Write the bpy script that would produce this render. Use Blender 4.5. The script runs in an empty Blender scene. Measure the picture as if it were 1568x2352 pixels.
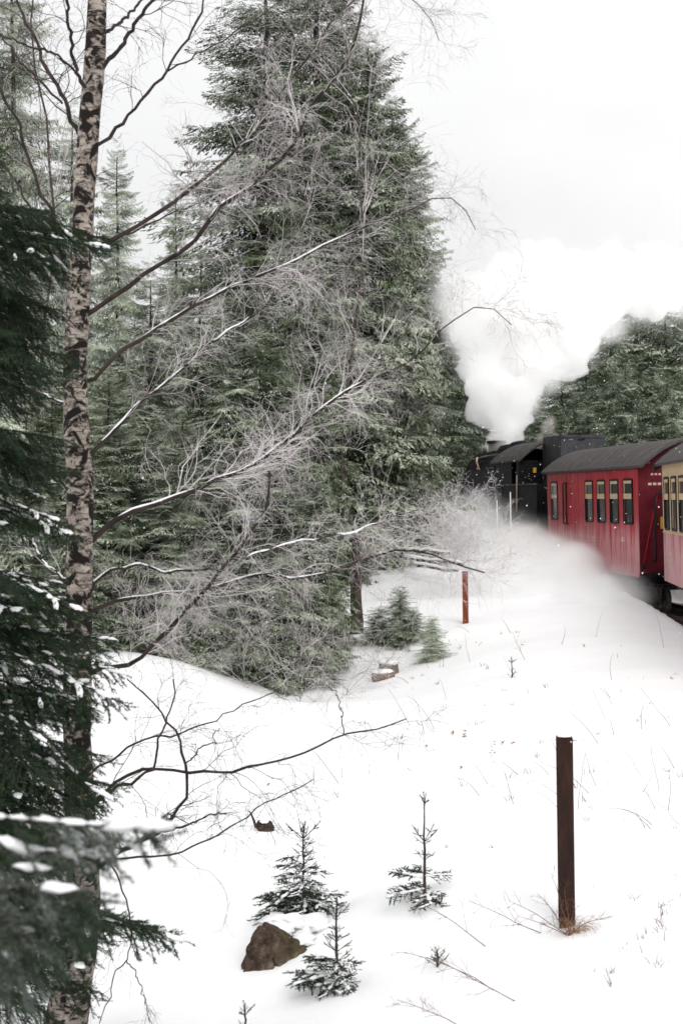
import bpy, bmesh, math, random
import numpy as np
from mathutils import Vector, Matrix, noise as mnoise

random.seed(7)
rng = np.random.default_rng(11)
S = bpy.context.scene
C = S.collection
R = math.radians

# ------------------------------------------------------------------ camera
FPX, CX, HZ, CAMZ = 1422.0, 341.0, 497.0, 2.4      # focal length in px of a 682x1024 frame, centre, horizon row, eye height
cam_d = bpy.data.cameras.new('camera')
cam = bpy.data.objects.new('camera', cam_d)
C.objects.link(cam)
cam.location = (0, 0, CAMZ)
cam.rotation_euler = (R(90), 0, 0)
cam_d.sensor_fit = 'VERTICAL'
cam_d.sensor_height = 36.0
cam_d.lens = 36.0 * FPX / 1024.0
cam_d.shift_y = -(512 - HZ) / 1024.0
cam_d.clip_start = 0.05
cam_d.clip_end = 2000
cam_d.dof.use_dof = True
cam_d.dof.focus_distance = 16.0
cam_d.dof.aperture_fstop = 4.4
S.camera = cam

# ------------------------------------------------------------------ world, sun, exposure
W = bpy.data.worlds.new('World')
S.world = W
W.use_nodes = True
wt = W.node_tree
wt.nodes.clear()
def N(t, typ, **kw):
    n = t.nodes.new(typ)
    for k, v in kw.items():
        if k.startswith('i_'):
            key = k[2:]
            key = int(key) if key.isdigit() else key.replace('_', ' ')
            n.inputs[key].default_value = v
        else:
            setattr(n, k, v)
    return n
SUN_EL, SUN_ROT = R(38), R(163)
sky = N(wt, 'ShaderNodeTexSky', sky_type='NISHITA', sun_disc=False, sun_elevation=SUN_EL, sun_rotation=SUN_ROT)
sky.dust_density = 5.0
tc = N(wt, 'ShaderNodeTexCoord')
mp = N(wt, 'ShaderNodeMapping')
mp.inputs['Scale'].default_value = (1.0, 1.0, 1.4)
nz = N(wt, 'ShaderNodeTexNoise', i_Scale=3.2, i_Detail=3.0, i_Roughness=0.45, i_Distortion=0.4)
cr = N(wt, 'ShaderNodeValToRGB')
cr.color_ramp.elements[0].position = 0.36
cr.color_ramp.elements[0].color = (0.93, 0.93, 0.936, 1)
cr.color_ramp.elements[1].position = 0.66
cr.color_ramp.elements[1].color = (1.0, 1.0, 1.0, 1)
ten = N(wt, 'ShaderNodeMix', data_type='RGBA', blend_type='MULTIPLY')
ten.inputs[0].default_value = 1.0
ten.inputs[7].default_value = (1, 1, 1, 1)
sxw = N(wt, 'ShaderNodeSeparateXYZ')
zm = N(wt, 'ShaderNodeMath', operation='MAXIMUM'); zm.inputs[1].default_value = 0.0
zz = N(wt, 'ShaderNodeMath', operation='MULTIPLY_ADD'); zz.inputs[1].default_value = 3.6; zz.inputs[2].default_value = 8.8   # overcast sky: brighter toward the zenith
mx = N(wt, 'ShaderNodeMix', data_type='RGBA')
mx.inputs[0].default_value = 0.96                      # almost closed cloud cover over the clear sky
bg = N(wt, 'ShaderNodeBackground')
bg.inputs['Strength'].default_value = 0.1
wo = N(wt, 'ShaderNodeOutputWorld')
L = wt.links.new
L(tc.outputs['Generated'], sxw.inputs[0]); L(sxw.outputs['Z'], zm.inputs[0]); L(zm.outputs[0], zz.inputs[0]); L(zz.outputs[0], ten.inputs[7])
L(tc.outputs['Generated'], mp.inputs['Vector']); L(mp.outputs['Vector'], nz.inputs['Vector'])
L(nz.outputs['Fac'], cr.inputs['Fac']); L(cr.outputs['Color'], ten.inputs[6])
L(sky.outputs['Color'], mx.inputs[6]); L(ten.outputs[2], mx.inputs[7])
L(mx.outputs[2], bg.inputs['Color']); L(bg.outputs['Background'], wo.inputs['Surface'])

sun_d = bpy.data.lights.new('sun', 'SUN')
sun_d.energy = 1.5
sun_d.angle = R(25)
sun_d.color = (1.0, 0.97, 0.93)
sun = bpy.data.objects.new('sun', sun_d)
C.objects.link(sun)
sun.rotation_euler = (R(90) - SUN_EL, 0, R(180) - SUN_ROT)

S.view_settings.view_transform = 'Standard'
S.view_settings.look = 'None'
S.view_settings.exposure = 0.05
S.view_settings.gamma = 1.0
S.view_settings.use_curve_mapping = False
cy = S.cycles
cy.max_bounces = 64
cy.diffuse_bounces = 3
cy.glossy_bounces = 2
cy.transmission_bounces = 2
cy.volume_bounces = 60
cy.transparent_max_bounces = 8
cy.volume_step_rate = 1.0
cy.volume_max_steps = 128
cy.sample_clamp_indirect = 4.0
try:
    cy.use_denoising = True
    cy.denoiser = 'OPENIMAGEDENOISE'
except Exception:
    pass

# ------------------------------------------------------------------ pixel helpers (photo measurements -> metres)
QS = 682.0 / 1568.0
def at(px, py, Y):
    return np.array([(px - CX) / FPX * Y, Y, CAMZ + (HZ - py) / FPX * Y])
def atq(qx, qy, Y):
    return at(qx * QS, qy * QS, Y)

# ------------------------------------------------------------------ mesh helpers
def mk_mesh(name, V, T=None, Qd=None, mat=None, tint=None, smooth=False, mats=None, mi=None):
    V = np.asarray(V, np.float32).reshape(-1, 3)
    me = bpy.data.meshes.new(name)
    nT = 0 if T is None else len(T)
    nQ = 0 if Qd is None else len(Qd)
    loops = []
    if nT: loops.append(np.asarray(T, np.int32).ravel())
    if nQ: loops.append(np.asarray(Qd, np.int32).ravel())
    li = np.concatenate(loops)
    tot = np.concatenate([np.full(nT, 3, np.int32), np.full(nQ, 4, np.int32)])
    st = np.concatenate([[0], np.cumsum(tot)[:-1]]).astype(np.int32)
    me.vertices.add(len(V)); me.vertices.foreach_set('co', V.ravel())
    me.loops.add(len(li)); me.loops.foreach_set('vertex_index', li)
    me.polygons.add(nT + nQ)
    me.polygons.foreach_set('loop_start', st)
    me.polygons.foreach_set('loop_total', tot)
    me.polygons.foreach_set('use_smooth', np.full(nT + nQ, bool(smooth)))
    if mi is not None:
        me.polygons.foreach_set('material_index', np.asarray(mi, np.int32))
    if tint is not None:
        a = me.attributes.new('tint', 'FLOAT', 'POINT')
        a.data.foreach_set('value', np.asarray(tint, np.float32).ravel())
    for m in (mats or ([mat] if mat else [])):
        me.materials.append(m)
    me.update(calc_edges=True)
    return me

def link(name, me, parent=None, kind=None, label=None):
    o = bpy.data.objects.new(name, me)
    C.objects.link(o)
    if parent is not None: o.parent = parent
    if kind: o['kind'] = kind
    if label: o['label'] = label
    return o

def tag(o, label, cat, group=None):
    o['label'] = label; o['category'] = cat
    if group: o['group'] = group
    return o

def thing(name, label, cat, loc=(0, 0, 0), rotz=0.0, group=None, scale=None):
    o = bpy.data.objects.new(name, None)
    o.empty_display_size = 0.2
    C.objects.link(o)
    o.location = tuple(float(v) for v in loc)
    o.rotation_euler = (0, 0, rotz)
    if scale is not None:
        o.scale = (scale, scale, scale) if np.isscalar(scale) else tuple(scale)
    return tag(o, label, cat, group)

class MB:
    """collects boxes, tubes, lathes into one mesh"""
    def __init__(s): s.V = []; s.Q = []; s.T = []; s.n = 0
    def add(s, V, T=None, Q=None):
        V = np.asarray(V, float).reshape(-1, 3)
        if T is not None and len(T): s.T.append(np.asarray(T, np.int64).reshape(-1, 3) + s.n)
        if Q is not None and len(Q): s.Q.append(np.asarray(Q, np.int64).reshape(-1, 4) + s.n)
        s.V.append(V); s.n += len(V); return s
    def box(s, x0, x1, y0, y1, z0, z1):
        V = [(x, y, z) for z in (z0, z1) for y in (y0, y1) for x in (x0, x1)]
        Q = [(0, 2, 3, 1), (4, 5, 7, 6), (0, 1, 5, 4), (2, 6, 7, 3), (0, 4, 6, 2), (1, 3, 7, 5)]
        return s.add(V, Q=Q)
    def bbox(s, x0, x1, y0, y1, z0, z1, b=0.01):
        """box with chamfered edges"""
        bm = bmesh.new()
        bmesh.ops.create_cube(bm, size=1)
        bmesh.ops.scale(bm, vec=(x1 - x0, y1 - y0, z1 - z0), verts=bm.verts)
        bmesh.ops.translate(bm, vec=((x0 + x1) / 2, (y0 + y1) / 2, (z0 + z1) / 2), verts=bm.verts)
        bmesh.ops.bevel(bm, geom=bm.edges[:], offset=b, segments=2, affect='EDGES', clamp_overlap=True)
        bmesh.ops.triangulate(bm, faces=bm.faces[:])
        bm.verts.index_update()
        s.add([v.co[:] for v in bm.verts], T=[[v.index for v in f.verts] for f in bm.faces])
        bm.free(); return s
    def tube(s, pts, r, k=8, cap=True):
        pts = np.asarray(pts, float); m = len(pts)
        r = np.full(m, r) if np.isscalar(r) else np.asarray(r, float)
        V, Q = tubes(pts[None], r[None], k)
        T = []
        if cap:
            V = np.vstack([V, pts[0], pts[-1]])
            a, b = m * k, m * k + 1
            T = [(a, (i + 1) % k, i) for i in range(k)] + [(b, (m - 1) * k + i, (m - 1) * k + (i + 1) % k) for i in range(k)]
        return s.add(V, T=T, Q=Q)
    def build(s, name, mat, parent=None, smooth=False, kind=None, label=None):
        V = np.vstack(s.V)
        T = np.vstack(s.T) if s.T else None
        Q = np.vstack(s.Q) if s.Q else None
        return link(name, mk_mesh(name, V, T, Q, mat, smooth=smooth), parent, kind, label)

def tubes(P, Rr, k=3):
    """P (N,m,3), Rr (N,m) -> verts, quads of N open tubes of k sides"""
    P = np.asarray(P, float); Nn, m, _ = P.shape
    t = np.gradient(P, axis=1)
    t /= np.linalg.norm(t, axis=2, keepdims=True) + 1e-9
    avg = np.abs(t.mean(axis=1))
    ref = np.zeros((Nn, 3)); ref[np.arange(Nn), avg.argmin(axis=1)] = 1
    u = np.cross(t, ref[:, None, :]); u /= np.linalg.norm(u, axis=2, keepdims=True) + 1e-9
    v = np.cross(t, u)
    a = np.arange(k) / k * 2 * np.pi
    V = P[:, :, None, :] + Rr[:, :, None, None] * (u[:, :, None, :] * np.cos(a)[None, None, :, None] + v[:, :, None, :] * np.sin(a)[None, None, :, None])
    base = (np.arange(Nn)[:, None, None] * m + np.arange(m - 1)[None, :, None]) * k
    i = np.arange(k)[None, None, :]; j = (np.arange(k) + 1)[None, None, :] % k
    Q = np.stack([base + i, base + j, base + k + j, base + k + i], axis=-1).reshape(-1, 4)
    return V.reshape(-1, 3), Q

def resample(pts, m):
    pts = np.asarray(pts, float)
    # catmull-rom smoothing then arc length resample
    p = np.vstack([2 * pts[0] - pts[1], pts, 2 * pts[-1] - pts[-2]])
    out = []
    for i in range(1, len(p) - 2):
        for t in np.linspace(0, 1, 8, endpoint=False):
            a, b, c, d = p[i - 1], p[i], p[i + 1], p[i + 2]
            out.append(0.5 * (2 * b + (c - a) * t + (2 * a - 5 * b + 4 * c - d) * t * t + (3 * b - a - 3 * c + d) * t ** 3))
    out.append(pts[-1]); out = np.array(out)
    s = np.concatenate([[0], np.cumsum(np.linalg.norm(np.diff(out, axis=0), axis=1))])
    q = np.linspace(0, s[-1], m)
    return np.stack([np.interp(q, s, out[:, k]) for k in range(out.shape[1])], axis=1)

def blob(rx, ry, rz, seed=0, amp=0.15, sub=2, freq=2.0):
    bm = bmesh.new()
    bmesh.ops.create_icosphere(bm, subdivisions=sub, radius=1)
    V = []
    for v in bm.verts:
        d = 1 + amp * mnoise.noise(Vector(v.co) * freq + Vector((seed * 3.1, seed * 1.7, seed * 0.9)))
        V.append((v.co.x * rx * d, v.co.y * ry * d, v.co.z * rz * d))
    T = [[v.index for v in f.verts] for f in bm.faces]
    bm.free()
    return np.array(V), np.array(T)

# ------------------------------------------------------------------ materials
def mat_new(name):
    m = bpy.data.materials.new(name); m.use_nodes = True
    t = m.node_tree
    return m, t, t.nodes['Principled BSDF']

def mat(name, c1, c2=None, scale=8.0, detail=4.0, rough=0.7, spec=0.3, lo=0.35, hi=0.65, stretch=(1, 1, 1), bump=0.0, metal=0.0, bscale=None):
    m, t, b = mat_new(name)
    b.inputs['Roughness'].default_value = rough
    b.inputs['Specular IOR Level'].default_value = spec
    b.inputs['Metallic'].default_value = metal
    b.inputs['Base Color'].default_value = (*c1, 1)
    if c2 is not None:
        tc = N(t, 'ShaderNodeTexCoord'); mp = N(t, 'ShaderNodeMapping'); mp.inputs['Scale'].default_value = stretch
        nz = N(t, 'ShaderNodeTexNoise', i_Scale=scale, i_Detail=detail, i_Roughness=0.6)
        cr = N(t, 'ShaderNodeValToRGB')
        e = cr.color_ramp.elements
        e[0].position = lo; e[0].color = (*c1, 1); e[1].position = hi; e[1].color = (*c2, 1)
        t.links.new(tc.outputs['Object'], mp.inputs['Vector']); t.links.new(mp.outputs['Vector'], nz.inputs['Vector'])
        t.links.new(nz.outputs['Fac'], cr.inputs['Fac']); t.links.new(cr.outputs['Color'], b.inputs['Base Color'])
        if bump:
            bp = N(t, 'ShaderNodeBump', i_Strength=bump, i_Distance=0.02)
            n2 = N(t, 'ShaderNodeTexNoise', i_Scale=bscale or scale * 3, i_Detail=5.0)
            t.links.new(mp.outputs['Vector'], n2.inputs['Vector'])
            t.links.new(n2.outputs['Fac'], bp.inputs['Height']); t.links.new(bp.outputs['Normal'], b.inputs['Normal'])
    return m

def mat_foliage(name, dark, light, frost, frost_amt=0.3, upw=0.5):
    """needles: green varied per shoot by 'tint', hoar frost settled on shoots (object colour red = how much)"""
    m = bpy.data.materials.new(name); m.use_nodes = True
    t = m.node_tree; t.nodes.clear()
    out = N(t, 'ShaderNodeOutputMaterial'); b = N(t, 'ShaderNodeBsdfDiffuse')
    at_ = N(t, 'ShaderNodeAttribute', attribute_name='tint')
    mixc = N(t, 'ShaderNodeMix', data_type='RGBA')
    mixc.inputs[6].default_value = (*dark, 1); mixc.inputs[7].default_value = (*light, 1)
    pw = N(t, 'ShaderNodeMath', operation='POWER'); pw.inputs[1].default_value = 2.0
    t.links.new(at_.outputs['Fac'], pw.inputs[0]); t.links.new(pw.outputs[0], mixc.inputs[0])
    geo = N(t, 'ShaderNodeNewGeometry')
    sx = N(t, 'ShaderNodeSeparateXYZ'); t.links.new(geo.outputs['Normal'], sx.inputs[0])
    tc = N(t, 'ShaderNodeTexCoord')
    nz = N(t, 'ShaderNodeTexNoise', i_Scale=1.1, i_Detail=5.0, i_Roughness=0.7)
    t.links.new(tc.outputs['Object'], nz.inputs['Vector'])
    oi = N(t, 'ShaderNodeObjectInfo'); sc = N(t, 'ShaderNodeSeparateColor'); t.links.new(oi.outputs['Color'], sc.inputs[0])
    # frost = clamp((noise-0.5)*3 + upw*nz + obj.r - 0.4)
    a1 = N(t, 'ShaderNodeMath', operation='MULTIPLY_ADD'); a1.inputs[1].default_value = 6.6; a1.inputs[2].default_value = -3.3
    t.links.new(nz.outputs['Fac'], a1.inputs[0])
    a2 = N(t, 'ShaderNodeMath', operation='MULTIPLY_ADD'); a2.inputs[1].default_value = upw
    t.links.new(sx.outputs['Z'], a2.inputs[0]); t.links.new(a1.outputs[0], a2.inputs[2])
    a3 = N(t, 'ShaderNodeMath', operation='ADD'); t.links.new(a2.outputs[0], a3.inputs[0]); t.links.new(sc.outputs['Red'], a3.inputs[1])
    a4 = N(t, 'ShaderNodeMath', operation='ADD', use_clamp=True); t.links.new(a3.outputs[0], a4.inputs[0]); a4.inputs[1].default_value = frost_amt - 0.6
    mf = N(t, 'ShaderNodeMix', data_type='RGBA')
    t.links.new(a4.outputs[0], mf.inputs[0]); t.links.new(mixc.outputs[2], mf.inputs[6]); mf.inputs[7].default_value = (*frost, 1)
    t.links.new(mf.outputs[2], b.inputs['Color']); t.links.new(b.outputs[0], out.inputs['Surface'])
    return m

def mat_snow():
    m, t, b = mat_new('snow')
    b.inputs['Base Color'].default_value = (0.9, 0.905, 0.915, 1)
    b.inputs['Roughness'].default_value = 0.75
    b.inputs['Specular IOR Level'].default_value = 0.15
    tc = N(t, 'ShaderNodeTexCoord')
    n1 = N(t, 'ShaderNodeTexNoise', i_Scale=2.2, i_Detail=6.0, i_Roughness=0.55)
    bp = N(t, 'ShaderNodeBump', i_Strength=0.35, i_Distance=0.06)
    t.links.new(tc.outputs['Object'], n1.inputs['Vector']); t.links.new(n1.outputs['Fac'], bp.inputs['Height'])
    t.links.new(bp.outputs['Normal'], b.inputs['Normal'])
    return m

M = {}
M['snow'] = mat_snow()
M['cap'] = mat('settled_snow', (0.88, 0.885, 0.9), rough=0.8, spec=0.1)
M['spruce'] = mat_foliage('spruce_needles', (0.013, 0.024, 0.017), (0.16, 0.205, 0.1), (0.54, 0.595, 0.475), 0.66)
M['spruce_near'] = mat_foliage('near_spruce_needles', (0.02, 0.04, 0.026), (0.09, 0.135, 0.066), (0.3, 0.34, 0.31), -0.1, 0.15)
M['bark'] = mat('spruce_bark', (0.03, 0.022, 0.018), (0.09, 0.07, 0.06), 14, rough=0.9, stretch=(1, 1, 0.3), bump=0.6)
M['twig'] = mat('dark_twig_bark', (0.014, 0.01, 0.009), (0.052, 0.035, 0.031), 9, rough=0.85)
M['frost_twig'] = mat('hoar_frosted_twigs', (0.15, 0.122, 0.122), (0.64, 0.605, 0.61), 2.3, rough=0.9, lo=0.33, hi=0.62)
M['white_twig'] = mat('thickly_frosted_twigs', (0.45, 0.42, 0.42), (0.82, 0.8, 0.81), 3, rough=0.9, lo=0.3, hi=0.6)
M['rust'] = mat('rusted_steel', (0.009, 0.004, 0.003), (0.045, 0.016, 0.010), 16, rough=0.85, lo=0.32, hi=0.72, stretch=(1, 1, 0.22), detail=7, bump=0.5)
M['rust_red'] = mat('red_rusted_steel', (0.13, 0.028, 0.014), (0.27, 0.07, 0.035), 40, rough=0.9, lo=0.3, hi=0.75, bump=0.3)
M['zinc'] = mat('pale_bolt', (0.5, 0.42, 0.38), rough=0.5, metal=0.3)
M['straw'] = mat('dry_straw', (0.22, 0.11, 0.055), (0.42, 0.27, 0.16), 30, rough=0.9)
M['red_stem'] = mat('reddish_stem', (0.09, 0.035, 0.03), (0.2, 0.1, 0.08), 20, rough=0.85)
M['leaf'] = mat('brown_leaf', (0.2, 0.07, 0.035), (0.4, 0.2, 0.12), 40, rough=0.8)
M['wood'] = mat('sawn_wood', (0.12, 0.085, 0.06), (0.25, 0.19, 0.15), 20, rough=0.85)

def mat_birch():
    m, t, b = mat_new('birch_bark')
    b.inputs['Roughness'].default_value = 0.8; b.inputs['Specular IOR Level'].default_value = 0.2
    tc = N(t, 'ShaderNodeTexCoord')
    def nz(scale, st, det=4.0, dist=0.0):
        mp = N(t, 'ShaderNodeMapping'); mp.inputs['Scale'].default_value = st
        n = N(t, 'ShaderNodeTexNoise', i_Scale=scale, i_Detail=det, i_Roughness=0.6, i_Distortion=dist)
        t.links.new(tc.outputs['Object'], mp.inputs['Vector']); t.links.new(mp.outputs['Vector'], n.inputs['Vector'])
        return n
    big = nz(8.0, (1, 1, 1.15), 7.0, 1.0)
    fine = nz(17, (1.0, 1.0, 1.5), 6.0, 0.6)
    lent = nz(30, (0.35, 0.35, 2.6), 3.0, 0.3)
    hue = nz(11, (1, 1, 1.4), 6.0)
    r1 = N(t, 'ShaderNodeValToRGB'); e = r1.color_ramp.elements
    e[0].position = 0.3; e[0].color = (0.19, 0.155, 0.135, 1); e[1].position = 0.68; e[1].color = (0.44, 0.385, 0.335, 1)
    t.links.new(hue.outputs['Fac'], r1.inputs['Fac'])
    r2 = N(t, 'ShaderNodeValToRGB'); e = r2.color_ramp.elements
    e[0].position = 0.50; e[0].color = (0, 0, 0, 1); e[1].position = 0.55; e[1].color = (1, 1, 1, 1)
    t.links.new(big.outputs['Fac'], r2.inputs['Fac'])
    r3 = N(t, 'ShaderNodeValToRGB'); e = r3.color_ramp.elements
    e[0].position = 0.50; e[0].color = (0, 0, 0, 1); e[1].position = 0.6; e[1].color = (1, 1, 1, 1)
    t.links.new(fine.outputs['Fac'], r3.inputs['Fac'])
    mxm = N(t, 'ShaderNodeMath', operation='MAXIMUM')
    r4 = N(t, 'ShaderNodeValToRGB'); e = r4.color_ramp.elements
    e[0].position = 0.55; e[0].color = (0, 0, 0, 1); e[1].position = 0.68; e[1].color = (0.8, 0.8, 0.8, 1)
    t.links.new(lent.outputs['Fac'], r4.inputs['Fac'])
    mx0 = N(t, 'ShaderNodeMath', operation='MAXIMUM')
    t.links.new(r4.outputs['Color'], mx0.inputs[0]); t.links.new(r3.outputs['Color'], mx0.inputs[1])
    t.links.new(r2.outputs['Color'], mxm.inputs[0]); t.links.new(mx0.outputs[0], mxm.inputs[1])
    mc = N(t, 'ShaderNodeMix', data_type='RGBA'); mc.inputs[7].default_value = (0.009, 0.007, 0.006, 1)
    t.links.new(mxm.outputs[0], mc.inputs[0]); t.links.new(r1.outputs['Color'], mc.inputs[6])
    t.links.new(mc.outputs[2], b.inputs['Base Color'])
    bp = N(t, 'ShaderNodeBump', i_Strength=0.7, i_Distance=0.012)
    bp.invert = True
    t.links.new(mxm.outputs[0], bp.inputs['Height']); t.links.new(bp.outputs['Normal'], b.inputs['Normal'])
    return m
M['birch'] = mat_birch()

# ------------------------------------------------------------------ track line and terrain
TRK = resample(np.array([(-0.6, -8), (1.2, -2), (3.0, 4), (4.9, 10), (6.4, 17), (7.2, 22.5), (7.38, 26.5), (7.2, 29), (6.5, 35.5),
                         (5.9, 38), (4.7, 47), (3.2, 56), (0.5, 68), (-6, 84)], float), 160)
def track_d(x, y):
    x = np.asarray(x, float).ravel(); y = np.asarray(y, float).ravel()
    out = np.empty(len(x))
    for i in range(0, len(x), 20000):
        d = np.hypot(x[i:i + 20000, None] - TRK[None, :, 0], y[i:i + 20000, None] - TRK[None, :, 1])
        out[i:i + 20000] = d.min(axis=1)
    return out
_cp = [at(*p) for p in [
    (566, 922, 8.9), (680, 1015, 7.1), (600, 750, 13.8), (650, 680, 18.0), (676, 626, 23.4), (540, 640, 22.0), (465, 623, 24.5), (590, 600, 27.0),
    (428, 898, 9.9), (340, 987, 8.9), (300, 985, 9.2), (240, 968, 9.6), (300, 915, 10.6), (262, 832, 13.0), (100, 1030, 9.2), (200, 1028, 8.8), (320, 1024, 8.3),
    (450, 1024, 7.7), (560, 1024, 7.4), (284, 700, 21.0), (195, 668, 20.5), (120, 655, 20.0), (40, 660, 20.0), (340, 690, 21.5), (400, 668, 22.5), (250, 760, 16.0),
    (400, 760, 14.6), (480, 700, 17.6), (150, 800, 13.5), (-80, 1010, 9.6), (-100, 800, 13.0), (395, 602, 29.0), (432, 566, 34.0), (360, 600, 31.0), (480, 590, 30.0), (470, 575, 36.0),
    (500, 800, 11.5), (420, 840, 11.8), (350, 900, 10.8)]]
_cp += [np.array(p, float) for p in [
    (-1.7, 5, -0.95), (-0.5, 4, -0.7), (0.5, 3, -0.4), (-4, 6, -1.3), (-6, 12, -1.0), (-8, 20, 0.2), (-10, 30, 0.8), (-3, 30, 0.3), (-4, 45, 0.9), (-18, 25, 1.0), (-20, 8, -0.8),
    (-30, 50, 1.5), (0, 60, 1.0), (12, 30, 0.6), (14, 45, 1.1), (10, 60, 1.3), (20, 60, 2.0), (30, 30, 1.5), (14, 12, 0.3), (25, 0, 0.5), (6, -10, 0), (-10, -10, -1.2), (-30, -20, -1),
    (30, 90, 2.5), (0, 100, 1.6), (-40, 90, 2.0), (60, 60, 2.5), (-70, 60, 2.0), (60, -20, 1), (-70, -20, -0.5), (0, 160, 2), (-70, 160, 2), (70, 160, 3)]]
_cp = np.array(_cp)
def _tps(r2): return r2 * np.log(r2 + 1e-6)
_n = len(_cp)
_A = np.zeros((_n + 3, _n + 3))
_r2 = ((_cp[:, None, :2] - _cp[None, :, :2]) ** 2).sum(-1) / 100.0
_A[:_n, :_n] = _tps(_r2) + np.eye(_n) * 0.002
_A[:_n, _n] = _A[_n, :_n] = 1
_A[:_n, _n + 1:] = _cp[:, :2] / 10; _A[_n + 1:, :_n] = _cp[:, :2].T / 10
_w = np.linalg.solve(_A, np.concatenate([_cp[:, 2], [0, 0, 0]]))
def _vnoise(x, y, f, seed=0):
    out = np.empty(len(x))
    for i in range(len(x)):
        out[i] = mnoise.noise(Vector((x[i] * f + seed, y[i] * f - seed, seed * 0.7)))
    return out
def ground(x, y, bumps=True):
    x = np.atleast_1d(np.asarray(x, float)).ravel(); y = np.atleast_1d(np.asarray(y, float)).ravel()
    xc = np.clip(x, -70, 70); yc = np.clip(y, -25, 160)
    z = np.empty(len(x))
    for i in range(0, len(x), 20000):
        a = xc[i:i + 20000]; b = yc[i:i + 20000]
        r2 = ((a[:, None] - _cp[None, :, 0]) ** 2 + (b[:, None] - _cp[None, :, 1]) ** 2) / 100.0
        z[i:i + 20000] = _tps(r2) @ _w[:_n] + _w[_n] + (a / 10) * _w[_n + 1] + (b / 10) * _w[_n + 2]
    z = np.clip(z, -3.0, 3.0)
    if bumps:
        z = z + 0.05 * _vnoise(x, y, 0.55, 3) + 0.022 * _vnoise(x, y, 1.7, 8)
    d = track_d(x, y)
    w = np.clip((d - 1.22) / 0.5, 0, 1); w = w * w * (3 - 2 * w)
    return -0.16 * (1 - w) + z * w
def gz(x, y): return float(ground(x, y)[0])
def hit(px, py, y0=5.0, y1=60.0):
    """where the photo's ray through a pixel meets the snow"""
    Y = np.linspace(y0, y1, 1400)
    X = (px - CX) / FPX * Y; Z = CAMZ + (HZ - py) / FPX * Y
    g = ground(X, Y)
    k = np.argmax(g >= Z)
    if g[k] < Z[k]: k = len(Y) - 1
    return np.array([X[k], Y[k], g[k]])

xs = np.unique(np.concatenate([np.linspace(-400, -14, 22), np.linspace(-14, -5, 60), np.linspace(-5, 5, 110), np.linspace(5, 14, 60), np.linspace(14, 400, 22)]))
ys = np.unique(np.concatenate([np.linspace(-60, 0, 12), np.linspace(0, 6, 24), np.linspace(6, 14, 90), np.linspace(14, 40, 150), np.linspace(40, 80, 40), np.linspace(80, 700, 24)]))
gx, gy = np.meshgrid(xs, ys)
gv = np.stack([gx.ravel(), gy.ravel(), ground(gx, gy)], axis=1)
nx, ny = len(xs), len(ys)
ii = (np.arange(ny - 1)[:, None] * nx + np.arange(nx - 1)[None, :]).ravel()
link('snow_ground', mk_mesh('snow_ground', gv, None, np.stack([ii, ii + 1, ii + nx + 1, ii + nx], axis=1), M['snow'], smooth=True), kind='structure')

# ballast bed, rails, sleepers
def ribbon(off0, off1, z, m=160, lo=0, hi=160, zamp=0.0):
    P = TRK[lo:hi]; t = np.gradient(P, axis=0); t /= np.linalg.norm(t, axis=1, keepdims=True)
    nrm = np.stack([-t[:, 1], t[:, 0]], axis=1)
    cols = np.linspace(off0, off1, 7)
    V = np.stack([np.concatenate([P + nrm * c, np.full((len(P), 1), z)], axis=1) for c in cols], axis=1)
    if zamp: V[:, :, 2] += rng.normal(0, zamp, V.shape[:2])
    k = len(cols)
    i = (np.arange(len(P) - 1)[:, None] * k + np.arange(k - 1)[None, :]).ravel()
    return V.reshape(-1, 3), np.stack([i, i + 1, i + k + 1, i + k], axis=1)
M['ballast'] = mat('brown_ballast', (0.09, 0.068, 0.06), (0.22, 0.18, 0.165), 9, rough=0.95, bump=0.8, bscale=40)
V, Q = ribbon(-1.3, 1.3, -0.125, zamp=0.012)
trk = link('railway_track', mk_mesh('ballast_bed', V, None, Q, M['ballast']), kind='structure')
M['rail'] = mat('rail_steel', (0.06, 0.045, 0.04), (0.13, 0.1, 0.09), 20, rough=0.6)
def offset_line(o, z):
    t = np.gradient(TRK, axis=0); t /= np.linalg.norm(t, axis=1, keepdims=True)
    nrm = np.stack([-t[:, 1], t[:, 0]], axis=1)
    return np.concatenate([TRK + nrm * o, np.full((len(TRK), 1), z)], axis=1)
for s in (-0.52, 0.52):
    b = MB()
    for (o, z, r) in ((s, -0.045, 0.034), (s, -0.005, 0.024)):
        b.tube(offset_line(o, z), r, 6)
    b.build('rail', M['rail'], trk)
sl = MB().bbox(-0.11, 0.11, -0.95, 0.95, -0.19, -0.085, 0.012)
slm = mk_mesh('sleeper', np.vstack(sl.V), np.vstack(sl.T), None, mat('sleeper_wood', (0.04, 0.03, 0.025), (0.1, 0.08, 0.07), 12, rough=0.9))
dist = np.concatenate([[0], np.cumsum(np.linalg.norm(np.diff(TRK, axis=0), axis=1))])
for s in np.arange(14, 50, 0.65):
    o = link('sleeper', slm, trk)
    x, y = np.interp(s, dist, TRK[:, 0]), np.interp(s, dist, TRK[:, 1])
    x2, y2 = np.interp(s + 0.2, dist, TRK[:, 0]), np.interp(s + 0.2, dist, TRK[:, 1])
    o.location = (x, y, 0); o.rotation_euler = (0, 0, math.atan2(y2 - y, x2 - x))

# ------------------------------------------------------------------ spruce generators
def norm(a): return a / (np.linalg.norm(a, axis=-1, keepdims=True) + 1e-9)

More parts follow.
